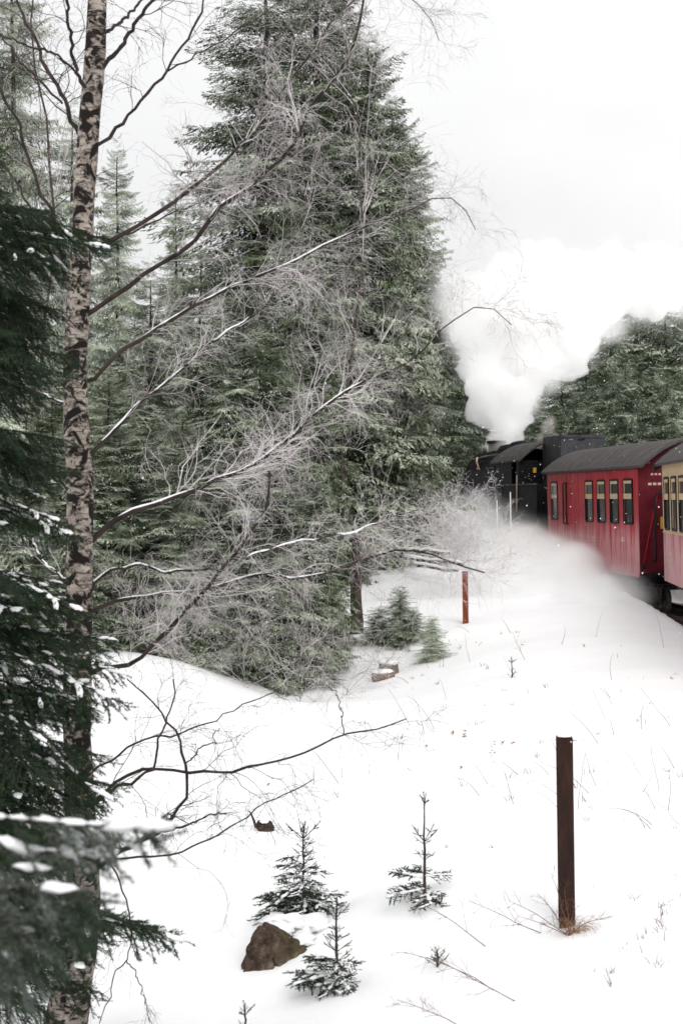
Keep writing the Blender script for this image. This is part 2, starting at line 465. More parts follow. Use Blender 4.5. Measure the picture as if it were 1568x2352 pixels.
def far_branch(rg, n_lat=13, n_sh=8, hang=0.5):
    """unit-length branch seen from 20 m and more: shoots as folded slivers. returns (n,4,3) corners and (n,) tint"""
    out, tint = [], []
    az = lambda x: -0.10 * x - 0.30 * x * x + 0.26 * x ** 3
    for i in range(n_lat):
        x = (i + 0.6) / n_lat
        for side in (1, -1):
            l = (0.46 * (1 - x) ** 0.75 + 0.07) * rg.uniform(0.65, 1.2)
            a = R(rg.uniform(38, 74)); base = np.array([x, 0, az(x)])
            d0 = np.array([math.cos(a), side * math.sin(a), rg.uniform(-0.12, 0.08)])
            tl = rg.uniform(0.1, 0.75)
            n = max(3, int(n_sh * (0.45 + l * 1.5)))
            for j in range(n):
                s = (j + rg.uniform(0.2, 0.8)) / n * l
                p = base + d0 * s + np.array([0, 0, -0.6 * s * s - 0.12 * s])
                d = d0 + np.array([rg.normal(0, 0.4), rg.normal(0, 0.4), rg.normal(0, 0.12)])
                d[2] -= rg.uniform(0, 1) ** 1.5 * hang * 2.2
                d /= np.linalg.norm(d)
                ln = rg.uniform(0.034, 0.078); w = ln * rg.uniform(0.11, 0.2)
                nn = np.cross(d, [0, 0, 1]); nn /= np.linalg.norm(nn) + 1e-6
                mid = p + d * ln * 0.45
                out.append([p, mid + nn * w + [0, 0, -w * 0.5], p + d * ln, mid - nn * w + [0, 0, -w * 0.5]])
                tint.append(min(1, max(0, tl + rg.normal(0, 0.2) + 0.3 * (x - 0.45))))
    return np.array(out), np.array(tint)

def crown_mesh(name, seed, H=13.0, Rmax=2.3, whorl=0.24, per=8, low=0.02, power=0.62, mtl=None, hang=0.7, n_lat=18, n_sh=15, jit=0.2):
    rg = np.random.default_rng(seed)
    temps = [far_branch(rg, n_lat, n_sh, hang) for _ in range(6)]
    Vs, Ts = [], []
    z = H * low
    while z < H * 0.995:
        h = z / H
        rad = Rmax * (1 - h) ** power * rg.uniform(0.72, 1.12) + 0.10
        if h < 0.12: rad *= 0.7 + 2.5 * h
        k = max(3, int(per * (0.5 + 0.5 * min(1, rad / (Rmax * 0.5)))))
        a0 = rg.uniform(0, 6.28)
        for i in range(k):
            B, tt = temps[rg.integers(len(temps))]
            L_ = rad * rg.uniform(0.68, 1.2)
            az = a0 + i * 2 * math.pi / k + rg.normal(0, 0.22)
            pit = R(-8 + 42 * max(0, h - 0.55) / 0.45 - 12 * (1 - h)) + rg.normal(0, jit)
            ca, sa, cp, sp = math.cos(az), math.sin(az), math.cos(pit), math.sin(pit)
            X, Y_, Z = B[..., 0] * L_, B[..., 1] * L_ * rg.uniform(0.85, 1.15), B[..., 2] * L_ * rg.uniform(0.7, 1.5)
            X2, Z2 = X * cp - Z * sp, X * sp + Z * cp
            P = np.stack([X2 * ca - Y_ * sa, X2 * sa + Y_ * ca, Z2 + z + rg.normal(0, jit * 1.1)], axis=-1)
            Vs.append(P); Ts.append(np.clip(tt * 0.7 + rg.uniform(0, 0.45), 0, 1))
        z += whorl * rg.uniform(0.7, 1.3) * (0.55 + 0.45 * (1 - h))
    P = np.concatenate(Vs); T = np.concatenate(Ts)
    V = P.reshape(-1, 3); n = len(P)
    q = np.arange(n)[:, None] * 4
    tri = np.concatenate([q + [0, 1, 2], q + [0, 2, 3]])
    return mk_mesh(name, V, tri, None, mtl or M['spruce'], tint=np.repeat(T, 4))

def trunk_mesh(name, H, r0, r1, mtl, k=9, bend=0.0, seed=0):
    rg = np.random.default_rng(seed)
    m = 14
    z = np.linspace(-0.4, H, m)
    p = np.stack([bend * (z / H) ** 2 + rg.normal(0, r0 * 0.12, m), rg.normal(0, r0 * 0.12, m), z], axis=1)
    r = np.interp(z, [-0.4, 0, H * 0.05, H], [r0 * 1.5, r0 * 1.25, r0, r1])
    b = MB().tube(p, r, k)
    return mk_mesh(name, np.vstack(b.V), np.vstack(b.T), np.vstack(b.Q), mtl, smooth=True)

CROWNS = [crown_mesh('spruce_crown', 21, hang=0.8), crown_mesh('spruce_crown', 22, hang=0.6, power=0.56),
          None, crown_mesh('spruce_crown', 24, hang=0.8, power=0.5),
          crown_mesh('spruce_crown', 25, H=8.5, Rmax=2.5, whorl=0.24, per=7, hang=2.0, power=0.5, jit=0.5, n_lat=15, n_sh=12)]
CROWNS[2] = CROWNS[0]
CROWN_H = [13, 13, 13, 13, 8.5]
TRUNKS = [trunk_mesh('spruce_trunk', 12.6, 0.17, 0.02, M['bark'], seed=i) for i in range(2)]
def spruce(qx, qtop, Y, label, var, frost=0.0, hw=100, group='spruces at the forest edge'):
    x = (qx * QS - CX) / FPX * Y
    zb = gz(x, Y)
    ztop = CAMZ + (HZ - qtop * QS) / FPX * Y
    w = 1.28 * hw * QS / FPX * Y / 2.35
    t = thing('spruce_tree', label, 'spruce tree', (x, Y, zb), rng.uniform(0, 6.28), group, (w, w, (ztop - zb) / CROWN_H[var]))
    tk = link('trunk', TRUNKS[var % 2], t); tk.scale = (1, 1, CROWN_H[var] / 13.0)
    c = link('crown', CROWNS[var], t)
    c.color = (frost, rng.uniform(0, 1), 0, 1)
    return t
FOREST = [  # q x, q top, Y, label, variant, frost, half width in q
    (605, -80, 34.0, 'tall olive green spruce whose stepped edge stands against the gap of sky', 0, 0.02, 300),
    (725, -190, 35.5, 'tallest spruce with pale hanging shoots in the middle of the forest edge', 2, 0.1, 270),
    (665, 420, 23.6, 'mid height spruce with light tips in front of the tallest spruce', 1, 0.0, 105),
    (845, 70, 36.5, 'frosted grey spruce standing right of the tallest spruce', 3, 0.25, 165),
    (942, 300, 49.0, 'frosted spruce with rounded shoulder beside the white sky', 3, 0.25, 125),
    (738, 600, 24.0, 'dark dense spruce behind the bare twigs near the open snow field', 3, -0.05, 72),
    (955, 560, 49.5, 'dark spruce stepping down toward the engine steam', 1, 0.0, 115),
    (1022, 650, 50.5, 'dark spruce with a blunt top beside the lower smoke', 3, 0.0, 85),
    (1062, 790, 53.0, 'short dark spruce nearest the engine smoke', 1, -0.2, 75),
    (950, 790, 36.0, 'dark low spruce filling the edge beside the locomotive', 3, -0.05, 62),
    (1100, 900, 55.0, 'small dark spruce seen just left of the chimney steam', 1, -0.2, 70),
    (785, -50, 38.5, 'slim dark spruce wedged behind the right side of the tallest spruce', 1, 0.05, 150),
    (900, 215, 40.0, 'grey green spruce filling the shoulder toward the white sky', 3, 0.1, 105),
    (560, 640, 22.9, 'broad green spruce with snowy lower boughs above the hollow', 3, 0.04, 150),
    (460, 560, 24.6, 'grey green spruce with drooping shoots behind the birch limbs', 2, 0.15, 140),
    (405, 410, 42.0, 'pale distant spruce in the notch of sky', 2, 0.5, 80),
    (345, 620, 27.0, 'frosted spruce half hidden by the birch limbs', 1, 0.25, 120),
    (270, 330, 29.0, 'white frosted spruce just right of the birch trunk', 0, 0.55, 115),
    (165, 240, 31.0, 'hoary spruce rising behind the birch trunk', 2, 0.5, 130),
    (30, -170, 24.0, 'tall hoary spruce farthest to the left behind the birch', 2, 0.5, 170),
    (-60, 80, 21.0, 'frosted spruce cut by the left edge of the photo', 1, 0.45, 170),
    (250, 850, 22.5, 'snow dusted spruce low behind the birch trunk', 3, 0.12, 120),
    (420, 950, 21.9, 'low spruce with white edged boughs above the snow mound', 1, 0.2, 120),
    (120, 900, 20.8, 'dark low spruce behind the near snow laden spruce', 3, 0.0, 130),
    (640, 1010, 22.1, 'young green spruce standing lowest at the front of the forest edge', 1, 0.02, 120),
    (728, 1090, 22.9, 'bushy young spruce in front of the dark bare trunk', 3, 0.0, 70),
    (880, 880, 36.0, 'dark bushy spruce behind the open snow field', 3, -0.05, 90),
    (330, 1000, 23.0, 'dark young spruce behind the snow mound', 3, 0.05, 100),
    (520, 1130, 22.0, 'low young spruce touching the drop of the snow mound', 1, 0.05, 90),
]
for f in FOREST: spruce(*f)
G2 = 'dark spruces behind the train'
for f in [
    (1225, 905, 60.0, 'dark spruce nearest the chimney smoke behind the engine', 1, -0.25, 100),
    (1290, 860, 63.0, 'low dark spruce above the engine cab', 3, -0.2, 120),
    (1345, 815, 66.0, 'dark spruce above the coal bunker with thin smoke before it', 1, -0.12, 130),
    (1402, 725, 64.0, 'dark spruce with a blunt top touching the smoke behind the train', 3, -0.15, 130),
    (1460, 672, 68.0, 'tallest dark spruce behind the red carriage', 1, -0.12, 160),
    (1528, 700, 66.0, 'broad dark spruce above the carriage roof', 3, -0.15, 140),
    (1595, 690, 64.0, 'dark spruce cut by the right edge of the photo', 1, -0.15, 150),
    (1435, 830, 56.0, 'short dark spruce in the front row behind the red carriage', 3, -0.2, 90),
    (1530, 850, 55.0, 'short dark spruce right behind the carriage roof ridge', 3, -0.25, 90),
    (1350, 930, 55.0, 'small dark spruce right behind the coal bunker', 3, -0.2, 80),
    (1260, 960, 53.0, 'small dark spruce behind the engine cab roof', 3, -0.3, 70),
]: spruce(*f[:4], 4, f[5] - 0.75, f[6], group=G2)

# bare dark trunk of the edge tree standing in front of the open field
p = at(356, 628, 25.0)
t = thing('dead_spruce', 'dark bare trunk standing upright at the edge of the snow field', 'tree trunk', (p[0], p[1], gz(p[0], p[1]) - 0.1))
link('trunk', trunk_mesh('dark_trunk', 1.9, 0.12, 0.07, M['bark'], seed=5), t)
b = MB()
for i in range(16):
    a = rng.uniform(0, 6.28); z = rng.uniform(0.8, 1.8); l = rng.uniform(0.2, 0.6)
    b.tube([(0, 0, z), (math.cos(a) * l * 0.6, math.sin(a) * l * 0.6, z - 0.06), (math.cos(a) * l, math.sin(a) * l, z - 0.16)], [0.012, 0.008, 0.003], 4)
b.build('dead_twigs', M['twig'], t, kind='stuff')

# ------------------------------------------------------------------ needle-level boughs (near spruces, saplings)
def bough_data(rg, L_, nlat, droop=0.25, needle=0.014, nw=0.0017, dens=260, lat_len=0.42, sub=3, up=0.0, snow=0.5, snow_r=0.022, hangs=0.3, axis_snow=0.0):
    """metric bough: returns (stem verts, quads), (needle verts, tris, tint), (snow verts, tris)"""
    axz = lambda x: up * x - droop * (x / L_) ** 1.6 * L_ * 0.6 + 0.10 * L_ * max(0, x / L_ - 0.7) ** 1.3
    segs, lines, rad = [], [], []
    ax = np.array([[x, 0.02 * L_ * math.sin(5 * x / L_), axz(x)] for x in np.linspace(0, L_, 6)])
    lines.append(ax); rad.append(np.linspace(0.0065 * (L_ / 0.8) ** 0.5 + 0.001, 0.0018, 6))
    for i in range(5): segs.append((ax[i], ax[i + 1], 0.35 if i < 2 else 1.0))
    for i in range(nlat):
        x = L_ * (0.12 + 0.86 * (i + rg.uniform(0.2, 0.8)) / nlat)
        for side in (1, -1):
            if rg.random() < 0.08: continue
            l = (lat_len * L_ * (1 - x / L_) ** 0.8 + 0.05) * rg.uniform(0.6, 1.15)
            a = R(rg.uniform(38, 62)); b0 = np.array([x, 0, axz(x)])
            d = np.array([math.cos(a), side * math.sin(a), rg.uniform(-0.15, 0.2)])
            pts = [b0]
            for s in np.linspace(0, 1, 5)[1:]:
                pts.append(b0 + d * l * s + np.array([0, 0, -hangs * l * s ** 1.7]))
            pts = np.array(pts); 
            lines.append(np.vstack([pts, pts[-1] + (pts[-1] - pts[-2]) * 0.02])); rad.append(np.linspace(0.0026, 0.001, 6))
            for k in range(4): segs.append((pts[k], pts[k + 1], 1.0))
            ns = max(1, int(sub * l / 0.14))
            for k in range(ns):
                s = (k + 0.6) / (ns + 0.4); q = b0 + d * l * s + np.array([0, 0, -hangs * l * s ** 1.7])
                sd = 1 if rg.random() < 0.5 else -1
                d2 = norm(d + np.array([0.2, sd * 0.9, 0]) * np.array([1, 1, 1]) + np.array([0, 0, -rg.uniform(0, 1.2) * hangs]))
                l2 = rg.uniform(0.05, 0.11) * (0.7 + 0.3 * L_)
                segs.append((q, q + d2 * l2, 1.0))
                m = np.array([q + d2 * l2 * s2 for s2 in np.linspace(0, 1, 6)])
                lines.append(m); rad.append(np.linspace(0.0016, 0.0008, 6))
    SV, SQ = tubes(np.array(lines), np.array(rad), 4)
    A = np.array([s[0] for s in segs]); B = np.array([s[1] for s in segs]); D = np.array([s[2] for s in segs])
    ln = np.linalg.norm(B - A, axis=1)
    cnt = np.maximum(1, (ln * dens * D).astype(int))
    idx = np.repeat(np.arange(len(segs)), cnt); n = len(idx)
    s = rg.random(n)[:, None]
    pos = A[idx] + (B[idx] - A[idx]) * s
    d = norm(B - A)[idx]
    rnd = norm(rg.normal(0, 1, (n, 3)) + np.array([0, 0, 0.25]))
    rad_ = norm(rnd - d * (rnd * d).sum(1, keepdims=True))
    nd = norm(d * rg.uniform(0.45, 0.9, (n, 1)) + rad_ * 0.75)
    nl = needle * rg.uniform(0.7, 1.15, (n, 1))
    wv = norm(np.cross(nd, rg.normal(0, 1, (n, 3)))) * nw * 0.5
    NV = np.stack([pos - wv, pos + wv, pos + nd * nl], axis=1).reshape(-1, 3)
    NT = np.arange(3 * n).reshape(-1, 3)
    segt = np.clip(rg.uniform(0.1, 0.7, len(segs)), 0, 1)
    tint = np.repeat(np.clip(segt[idx] + rg.normal(0, 0.12, n), 0, 1), 3)
    # settled snow: flattened lumps along the upper side
    sv, st, k = [], [], 0
    picks = []
    for i in range(len(segs)):
        if i < 5:
            picks += [(i, f) for f in np.arange(0.1, 1, 0.06 / max(ln[i], 0.06)) if rg.random() < axis_snow]
        elif rg.random() < snow * min(1, ln[i] / 0.06): picks.append((i, 0.5))
    for i, f in picks:
        if True:
            c = A[i] + (B[i] - A[i]) * f; dd = (B[i] - A[i]) / (ln[i] + 1e-6)
            sz = rg.uniform(0.45, 1.5) if i < 5 else 1.0
            v, tt = blob((0.026 * sz if i < 5 else ln[i] * rg.uniform(0.3, 0.55)) + snow_r * 0.7, sz * snow_r * rg.uniform(0.7, 1.4), sz * snow_r * rg.uniform(0.4, 0.8), seed=int(rg.integers(1000)), amp=0.6, sub=2, freq=1.9)
            yaw = math.atan2(dd[1], dd[0]); pit = math.asin(max(-0.95, min(0.95, dd[2])))
            Mx = np.array((Matrix.Rotation(yaw, 3, 'Z') @ Matrix.Rotation(-pit, 3, 'Y')))
            v = v @ Mx.T + c + np.array([0, 0, snow_r * 0.35])
            sv.append(v); st.append(tt + k); k += len(v)
    return (SV, SQ), (NV, NT, tint), ((np.vstack(sv), np.vstack(st)) if sv else None)

def bough_meshes(name, rg, mtl, **kw):
    (SV, SQ), (NV, NT, tint), sn = bough_data(rg, **kw)
    V = np.vstack([SV, NV]); T = NT + len(SV)
    mi = np.concatenate([np.zeros(len(T), int), np.ones(len(SQ), int)])
    me = mk_mesh(name, V, T, SQ, tint=np.concatenate([np.full(len(SV), 0.2), tint]), mats=[mtl, M['twig']], mi=mi)
    ms = mk_mesh('settled_snow', sn[0], sn[1], None, M['cap'], smooth=True) if sn is not None else None
    return me, ms

def put_bough(parent, tmpl, loc, yaw, pitch, sc=1.0, roll=0.0, frost=0.0):
    o = link('bough', tmpl[0], parent)
    o.location = loc; o.rotation_euler = (roll, -pitch, yaw); o.scale = (sc, sc, sc)
    o.color = (frost, random.random(), 0, 1)
    if tmpl[1] is not None:
        link('snow', tmpl[1], o, kind='stuff')
    return o

# near-left spruce, in front of the birch
rg = np.random.default_rng(5)
NB = [bough_meshes('near_bough', rg, M['spruce_near'], L_=1.0, nlat=15, droop=0.42, needle=0.021, nw=0.0036, dens=420, lat_len=0.5, sub=5, snow=sn_, snow_r=0.019, hangs=0.75, axis_snow=ax_) for sn_, ax_ in ((0.008, 0.1), (0.025, 0.4), (0.045, 0.62))]
NBd = [bough_meshes('near_bough', rg, M['spruce_near'], L_=1.0, nlat=15, droop=0.5, needle=0.021, nw=0.0036, dens=420, lat_len=0.5, sub=5, snow=0.004, snow_r=0.014, hangs=0.95) for _ in range(2)]
Yn = 7.7
xn = (-42 - CX) / FPX * Yn
zn = gz(xn, Yn)
near = thing('spruce_tree', 'dark snow laden spruce in front of the birch trunk', 'spruce tree', (xn, Yn, zn))
Hn = CAMZ + (HZ - 150) / FPX * Yn - zn
link('trunk', trunk_mesh('near_spruce_trunk', Hn, 0.06, 0.01, M['bark'], seed=9), near)
def zrow(py): return CAMZ + (HZ - py) / FPX * Yn - zn
rgn = np.random.default_rng(4)
for py0, py1, n, l0, sset in [(150, 200, 4, 0.3, NBd), (195, 260, 8, 0.58, NBd + NB[:1]), (255, 340, 17, 0.52, NBd), (330, 480, 28, 0.6, NBd), (480, 560, 9, 0.62, NB), (560, 640, 10, 0.68, NB), (640, 720, 12, 0.80, NB), (600, 840, 14, 0.75, NBd),
                              (720, 830, 16, 0.8, NBd + NB[:1]), (830, 930, 10, 0.72, NBd), (900, 1000, 12, 0.66, NBd), (990, 1080, 6, 0.5, NBd)]:
    for i in range(n):
        z = zrow(rgn.uniform(py0, py1))
        yaw = rgn.uniform(-2.3, 1.25)
        l = l0 * rgn.uniform(0.65, 1.2)
        put_bough(near, sset[rgn.integers(len(sset))], (0, 0, z + 0.06), yaw, rgn.uniform(-0.12, 0.2), l, rgn.normal(0, 0.12), rgn.uniform(-0.1, 0.15))
# individually visible boughs of that tree
put_bough(near, NB[1], (0.05, 0, zrow(232)), -0.25, 0.08, 0.8)
put_bough(near, NB[0], (0.05, 0, zrow(222)), 0.15, 0.12, 0.78)
put_bough(near, NB[2], (0, 0, zrow(500)), -0.2, -0.05, 0.72)
put_bough(near, NB[2], (0, 0, zrow(566)), -0.15, -0.1, 0.78)
put_bough(near, NB[2], (0, 0, zrow(640)), -0.1, -0.12, 0.95)
put_bough(near, NB[1], (0, 0, zrow(720)), -0.3, -0.15, 0.95)
put_bough(near, NB[0], (0.1, -0.1, zrow(880)), -0.2, 0.05, 1.05)
put_bough(near, NB[1], (0.1, -0.1, zrow(893)), -0.08, 0.06, 1.1)

# the branch close to the lens, from a spruce just outside the frame
rg = np.random.default_rng(8)
FB = [bough_meshes('close_bough', rg, M['spruce_near'], L_=0.85, nlat=15, droop=0.18, needle=0.018, nw=0.003, dens=520, lat_len=0.4, sub=5, snow=sn_, snow_r=0.016, hangs=h_, axis_snow=ax_) for sn_, h_, ax_ in ((0.045, 0.8, 1.0), (0.03, 1.1, 0.2), (0.015, 1.3, 0.1))]
cl = at(-225, 842, 3.1)
close = thing('spruce_tree', 'blurred snow covered spruce reaching in close to the camera', 'spruce tree', (cl[0], cl[1], gz(cl[0], cl[1])))
zc = cl[2] - close.location.z
link('trunk', trunk_mesh('close_spruce_trunk', zc + 0.9, 0.045, 0.008, M['bark'], seed=12), close)
FR = 0.85
put_bough(close, FB[0], (0, 0, zc + 0.06), 0.03, 0.05, 1.0, 0.0, FR)
put_bough(close, FB[0], (0, 0.06, zc + 0.0), 0.12, 0.0, 0.84, 0.1, FR)
put_bough(close, FB[1], (0, -0.03, zc - 0.02), -0.16, 0.02, 0.86, 0.1, FR)
put_bough(close, FB[2], (0, -0.05, zc - 0.05), 0.1, -0.02, 0.82, 0.0, FR)
put_bough(close, FB[1], (0, 0.05, zc - 0.08), 0.0, -0.03, 0.8, 0.0, FR)
put_bough(close, FB[2], (0, -0.08, zc - 0.09), -0.1, -0.05, 0.76, 0.0, FR)
put_bough(close, FB[1], (0, -0.02, zc - 0.12), 0.08, -0.06, 0.7, 0.1, FR)
put_bough(close, FB[2], (0, 0.02, zc - 0.15), -0.02, -0.1, 0.7, -0.1, 0.7)
put_bough(close, FB[1], (0, 0, zc + 0.35), 1.9, 0.1, 0.5)
put_bough(close, FB[1], (0, 0, zc + 0.3), 2.9, 0.1, 0.5)
put_bough(close, FB[2], (0, 0, zc + 0.1), 3.9, 0.0, 0.6)
put_bough(close, FB[2], (0, 0, zc - 0.3), 2.4, 0.0, 0.6)

# ------------------------------------------------------------------ saplings
rg = np.random.default_rng(31)
SB = [bough_meshes('sapling_bough', rg, M['spruce_near'], L_=0.34, nlat=6, droop=0.2, needle=0.016, nw=0.004, dens=680, lat_len=0.55, sub=4, snow=sn_, snow_r=0.012, hangs=0.35, axis_snow=ax_) for sn_, ax_ in ((0.01, 0.1), (0.06, 0.5), (0.12, 0.8))]
SS = [bough_meshes('sapling_shoot', rg, M['spruce_near'], L_=0.2, nlat=1, droop=-0.1, needle=0.013, nw=0.0034, dens=700, lat_len=0.2, sub=0, snow=0.0, hangs=0.1) for _ in range(2)]
def sapling(base, H, rad, label, whorls, leader=0.3, snow=(0, 1), seed=0, frost=0.0, per=6, low=0.05, group=None, lean=0.0):
    rg = np.random.default_rng(seed)
    t = thing('spruce_sapling', label, 'spruce sapling', base, rg.uniform(0, 6), group)
    m = 9; z = np.linspace(-0.08, H, m)
    link('stem', (lambda b: mk_mesh('stem', np.vstack(b.V), np.vstack(b.T), np.vstack(b.Q), M['bark'], smooth=True))(
        MB().tube(np.stack([rg.normal(0, 0.004, m) + lean * z, rg.normal(0, 0.004, m), z], axis=1), np.linspace(0.011 + 0.006 * H, 0.003, m), 6)), t)
    top = H * (1 - leader)
    for w in range(whorls):
        f = w / max(1, whorls - 1)
        z = low * H + (top - low * H) * f
        L_ = rad * (1 - 0.78 * f ** 0.9)
        for i in range(per if f < 0.85 else max(3, per - 2)):
            yaw = (i + rg.uniform(-0.3, 0.3)) * 2 * math.pi / per + w * 0.9
            if rg.random() < 0.12: continue
            l = L_ * rg.uniform(0.55, 1.3) * (1 + 0.22 * math.cos(yaw - seed))
            if l < 0.16:
                put_bough(t, SS[rg.integers(2)], (0, 0, z), yaw, R(rg.uniform(25, 45)), l / 0.2, 0, frost)
            else:
                s_ = SB[snow[rg.integers(len(snow))]]
                put_bough(t, s_, (0, 0, z + rg.normal(0, 0.02)), yaw, R(rg.uniform(-8, 16) + 14 * f), l / 0.34, rg.normal(0, 0.15), frost)
    # leader needles and the top ring of bare upright shoots
    for i in range(4):
        put_bough(t, SS[i % 2], (0, 0, top + 0.02), i * 1.57 + 0.4, R(38), min(0.2, rad * 0.55) / 0.2, 0, frost)
    put_bough(t, SS[0], (0, 0, H - 0.19), 0, R(89), 1.0, 0, frost)
    return t
def gp(px, py, Y):
    p = at(px, py, Y); return (p[0], p[1], gz(p[0], p[1]))
G3 = 'young spruces on the snowy bank'
sapling(gp(303, 912, 10.5), 0.70, 0.32, 'bushiest young spruce standing behind the boulder', 10, 0.2, (1, 2, 2), 1, 0.12, 10, group=G3)
sapling(gp(336, 985, 8.95), 0.56, 0.215, 'young spruce in front of the boulder with its base in the drift', 7, 0.26, (1, 2), 2, 0.05, 9, group=G3)
sapling(gp(424, 905, 9.9), 0.72, 0.27, 'sparse young spruce with a long bare leader right of the boulder', 4, 0.5, (0, 1, 2), 3, 0.05, 6, group=G3)
sapling(gp(245, 1030, 8.45), 0.20, 0.09, 'tiny spruce seedling poking from the snow below the boulder', 2, 0.4, (0,), 4, 0.1, 4, group=G3)
for (qx, qt, Y, fr, hw, lab) in [(992, 1418, 22.6, 0.75, 36, 'snow covered young spruce beside the far rusty post'), (918, 1352, 23.8, -0.7, 46, 'tallest dark spruce bush at the edge of the snow field'),
                                 (868, 1398, 24.2, -0.7, 42, 'low dark spruce bush beside the bare trunk'), (950, 1400, 24.0, -0.65, 34, 'dark spruce bush behind the snow covered young spruce')]:
    t = spruce(qx, qt, Y, lab, 4, fr, hw, G3); t.name = 'spruce_bush'; t['category'] = 'spruce bush'
sapling(gp(511, 661, 19.5), 0.28, 0.10, 'tiny spruce seedling on the slope above the tall rusty post', 3, 0.35, (0,), 9, 0.1, 4, group=G3)
sapling(gp(437, 968, 8.75), 0.11, 0.12, 'spruce shoots lying flat on the snow below the sparse young spruce', 2, 0.5, (0,), 10, 0.2, 5, group=G3)

# ------------------------------------------------------------------ birch
def qpath(pts, Y0, dY, m=24):
    p = resample(np.array(pts, float), m)
    out = []
    for i, (qx, qy) in enumerate(p):
        out.append(atq(qx, qy, Y0 + dY * (i / (m - 1)) ** 1.3))
    return np.array(out)
YB = 9.0
tq = [(262, 2440, 188), (265, 2352, 175), (290, 2240, 156), (311 * 1.0, 2172, 148)]
# (source x, source y, source width) of the trunk, measured on the photograph
TRK_SRC = [(250, 4330, 235), (265, 4096, 178), (311, 3784, 150), (335, 3560, 136), (312, 3050, 115), (311, 2596, 113), (320, 2204, 107), (316, 1846, 105), (300, 1489, 98), (326, 1000, 88), (340, 714, 86), (362, 446, 84), (380, 223, 84), (389, 0, 74), (398, -300, 66), (410, -800, 52), (425, -1500, 26), (432, -1900, 8)]
tp = np.array([at(x / 4.004, y / 4.004, YB) for x, y, w in TRK_SRC])
tr = np.array([w / 4.004 / FPX * YB / 2 for x, y, w in TRK_SRC])
tall = resample(np.column_stack([tp, tr]), 60)
bz = gz(tp[0][0], YB)
birch = thing('birch_tree', 'bare birch with black and pale bark at the left of the snow slope', 'birch tree', (tp[0][0], YB, bz))
OFF = np.array([tp[0][0], YB, bz])
b = MB()
kk = 16
P = tall[:, :3] - OFF; rr = tall[:, 3]
P[0, 2] = min(P[0, 2], -0.15)
V, Q = tubes(P[None], rr[None], kk)
V = V + np.array([[mnoise.noise(Vector(v) * 7) * 0.011, mnoise.noise(Vector(v) * 7 + Vector((9, 9, 9))) * 0.011, 0] for v in V])
link('trunk', mk_mesh('birch_trunk', V, None, Q, M['birch'], smooth=True), birch)

def spawn(P, Rr, n, t0, t1, length, ang, droop, wig, rg, m=6, rmul=0.55, rmin=0.0012, upbias=0.0):
    """n children on each of the N parent lines; returns (N*n, m, 3) and radii"""
    Nn, mm, _ = P.shape
    idx = np.repeat(np.arange(Nn), n); k = len(idx)
    t = rg.uniform(t0, t1, k); f = t * (mm - 1); i0 = np.minimum(f.astype(int), mm - 2); w = (f - i0)[:, None]
    p = P[idx, i0] * (1 - w) + P[idx, i0 + 1] * w
    d = norm(P[idx, i0 + 1] - P[idx, i0])
    r0 = np.maximum(rmin, (Rr[idx, i0] * (1 - w[:, 0]) + Rr[idx, i0 + 1] * w[:, 0]) * rmul)
    rnd = rg.normal(0, 1, (k, 3)); rnd[:, 1] *= 0.8
    side = norm(rnd - d * (rnd * d).sum(1, keepdims=True))
    a = R(ang) * rg.uniform(0.6, 1.35, (k, 1))
    d = norm(d * np.cos(a) + side * np.sin(a) + np.array([0, 0, upbias]))
    ln = length * rg.uniform(0.45, 1.25, k) * (1.15 - 0.55 * t)
    out = np.empty((k, m, 3)); out[:, 0] = p
    for j in range(1, m):
        d = norm(d + rg.normal(0, wig, (k, 3)) + np.array([0, 0, -droop]) * (j / m))
        out[:, j] = out[:, j - 1] + d * (ln / (m - 1))[:, None]
    rad = r0[:, None] * np.linspace(1, 0.35, m)[None] * rg.uniform(0.85, 1.2, (k, m))
    return out, np.maximum(rad, rmin * 0.55)

